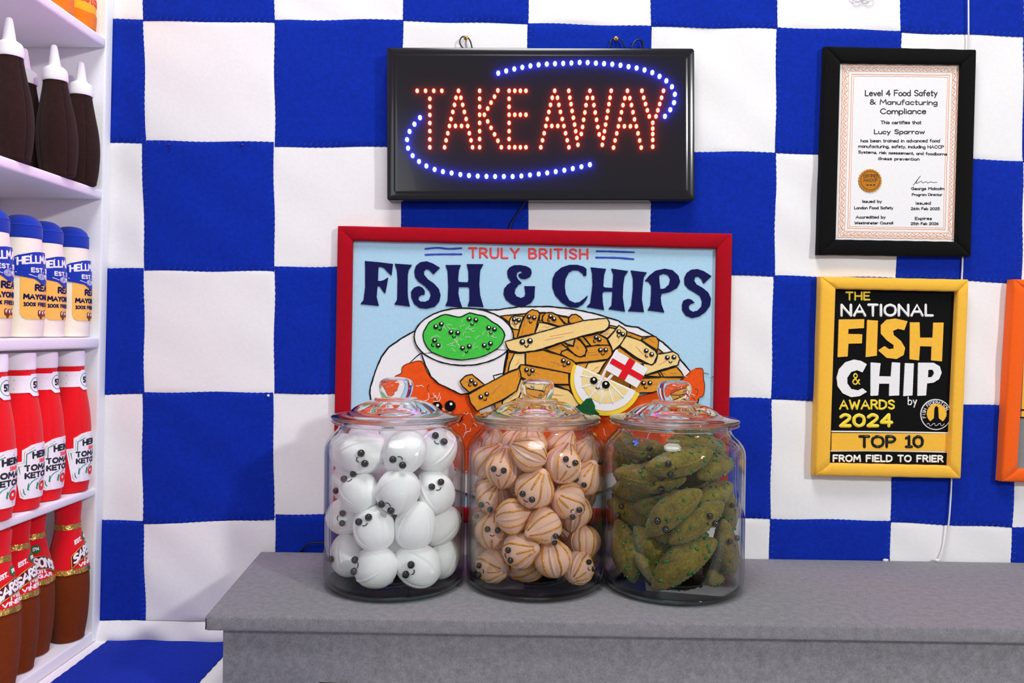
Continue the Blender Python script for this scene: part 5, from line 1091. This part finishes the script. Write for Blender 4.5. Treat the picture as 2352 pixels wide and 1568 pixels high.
ON = [
 (425,338,(6,-60),(-30,-15),RO,1.12,'pink felt onion with upright face and pointed tip, upper left of the middle jar',0), (250,275,(60,-80),None,.073,1.1,'pink felt onion with bare side, left of the upper left face',0),
 (668,225,(-90,-40),None,.068,1.02,'pink felt onion on its side at the top middle',0), (898,320,(32,-77),(40,-38),RO,1.12,'pink felt onion with smiling face, upper right',0),
 (1135,215,(-10,-70),(95,60),.070,1.0,'pink felt onion at the top right, one eye at the glass',0), (1100,445,(45,-70),(-40,5),.073,1.05,'pink felt onion with face against the right side, tip up',0),
 (1190,560,(40,-50),None,.068,.9,'pink felt onion tucked behind the right face, at the glass',0), (165,490,(60,10),(0,-40),.070,.92,'pink felt onion at the left glass with sideways face',0),
 (320,590,(-38,77),(-40,48),RO,1.08,'pink felt onion with upside-down face, left side',0), (640,545,(40,-75),(-45,25),RO,1.15,'pink felt onion with tilted face at the centre of the jar',0),
 (912,598,(65,57),(42,55),RO,1.08,'pink felt onion with face turned down, right of centre',0), (515,762,(90,-15),None,RO,1.0,'pink felt onion on its side, tip meeting its neighbour, middle left',0),
 (792,800,(-90,-10),(75,68),RO,1.05,'pink felt onion on its side with eye at the lower edge, middle',0), (1088,765,(-10,80),None,.073,1.1,'pink felt onion with wide gold stripes at the right, tip down',0),
 (222,795,(-70,0),(-75,-20),.072,1.0,'pink felt onion on its side at the left glass, greyed eyes',0), (348,982,(4,-60),(-5,-35),RO,1.12,'pink felt onion with upright face in the lower left',0),
 (625,1018,(80,-20),(-72,5),RO,1.08,'pink felt onion with sideways face, lower middle',0), (862,1070,(-25,-100),None,RO,1.1,'pink felt onion standing tip up with three stripes, lower right of centre',0),
 (1072,990,(0,80),None,.073,1.0,'pink felt onion with stripes below the wide-striped one',0), (160,1150,(-40,50),(-5,45),.070,.92,'pink felt onion at the bottom left glass, greyed eyes low',0),
 (320,1255,(-80,0),(-90,10),RO,1.05,'pink felt onion at the bottom left, face turned to the glass',0), (598,1290,(-80,50),None,RO,1.15,'pink felt onion lying at the bottom middle with bare stripes',0),
 (1000,1245,(70,-50),(90,-40),RO,1.0,'pink felt onion at the bottom right with eyes on its right side',0), (1175,1165,(-60,0),None,.066,.95,'pink felt onion at the far bottom right corner',0),
 (500,180,(30,-60),None,.045,.95,'pink felt onion behind the upper row, left of centre',0), (200,140,(0,-60),None,.062,.9,'pink felt onion under the left shoulder of the glass',0), (130,950,(0,-60),None,.060,.8,'pink felt onion behind the left side, lower half',0),
 (690,1180,(0,-60),None,.045,.9,'pink felt onion in the dark gap at the bottom',0), (620,90,(0,-60),None,.03,1.0,'pink felt onion at the very top under the lid',0), (900,130,(40,-60),None,.045,.95,'pink felt onion behind the smiling upper right one',0)]
protos = {'make': lambda f, l, v: make_onion(f, l)}; EXT = (False, .025, .0222); GROW = 1.04; NBACK = 13; BACKLABEL = 'pink felt onion in the back row'
fill(ON, JARS[1], protos, 1, 1050, 1000, 'pink felt onions in the middle jar', 34, .026, set())
RG = .0735
def gh(x, y, ax, ay, off, rho, sz, lb, var=0): return (x, y, (ax, ay), off, rho, sz, lb, var)
GH = [
 gh(400,195,100,10,(10,10),.066,.9,'green felt gherkin with bead eyes, top left under the glass shoulder'), gh(760,240,-100,25,(20,20),RG,1.05,'long green felt gherkin lying across the top middle',1),
 gh(1065,300,100,-10,None,.072,.9,'plump green felt gherkin at the upper right, no face'), gh(440,375,100,2,(0,15),RG,1.12,'large green felt gherkin lying across the upper left, dim eyes',0),
 gh(815,460,100,35,None,.066,.88,'green felt gherkin in the shade, upper middle, no face',1), gh(470,580,100,0,(0,-25),RG,1.12,'large green felt gherkin across the left, eyes one above the other',1),
 gh(1065,555,100,-15,None,.072,.9,'plump green felt gherkin at the right below the upper one',1), gh(290,730,-90,-40,(0,10),.070,1.0,'green felt gherkin sloping down at the left with dim eyes'),
 gh(675,745,-80,75,(0,20),RG,1.10,'green felt gherkin with face pointing down-left, middle of the jar'), gh(915,795,90,-72,(20,40),RG,1.02,'green felt gherkin sloping up to the right, eye near its lower side',1),
 gh(1150,730,5,-90,(35,0),.070,.85,'green felt gherkin standing against the right glass'), gh(780,985,100,22,None,.071,1.0,'beaded green felt gherkin below the middle face, no face',0),
 gh(1095,985,-20,-90,(45,0),.070,.95,'green felt gherkin standing at the lower right with bead eyes',1), gh(560,1060,80,75,None,.066,1.0,'green felt gherkin sloping down behind the long grey reflection',1),
 gh(290,1040,35,90,None,.068,1.0,'green felt gherkin standing steeply in the lower left'), gh(770,1265,100,-85,None,.0735,1.22,'largest green felt gherkin, leaning up to the right at the bottom'),
 gh(1105,1235,100,-25,None,.068,.9,'green felt gherkin lying at the bottom right',1), gh(185,1235,70,80,None,.070,.85,'green felt gherkin at the bottom left against the glass'),
 gh(140,900,5,-90,None,.068,.95,'green felt gherkin standing at the left glass, lower half',1), gh(150,620,-10,-90,None,.066,.95,'green felt gherkin standing at the left glass, upper half'),
 gh(515,1255,60,60,None,.062,.7,'short green felt gherkin end poking out at the bottom centre'), gh(160,290,60,-70,(-30,-20),.068,.9,'green felt gherkin at the upper left glass with one eye',1),
 gh(860,100,100,5,None,.055,1.0,'green felt gherkin at the very top under the lid'), gh(1060,150,100,10,None,.066,.95,'green felt gherkin under the right glass shoulder',1), gh(250,110,100,-20,None,.055,.9,'green felt gherkin at the top left behind the first',1),
 gh(640,620,90,10,None,.04,1.0,'green felt gherkin deep in the jar behind the middle'), gh(900,640,90,-30,None,.045,1.0,'green felt gherkin deep in the jar, right of the middle',1), gh(420,880,90,30,None,.045,1.0,'green felt gherkin deep in the jar, left of the middle')]
protos = {'make': lambda f, l, v: make_gherkin(f, l, .004 if v == 0 else -.003, 5+v+(2 if f else 0))}; EXT = (True, .040, .0165); GROW = 1.04; NBACK = 9; BACKLABEL = 'green felt gherkin in the back row'
fill(GH, JARS[2], protos, 1, 1370, 1000, 'green felt gherkins in the right jar', 34, .022, set())
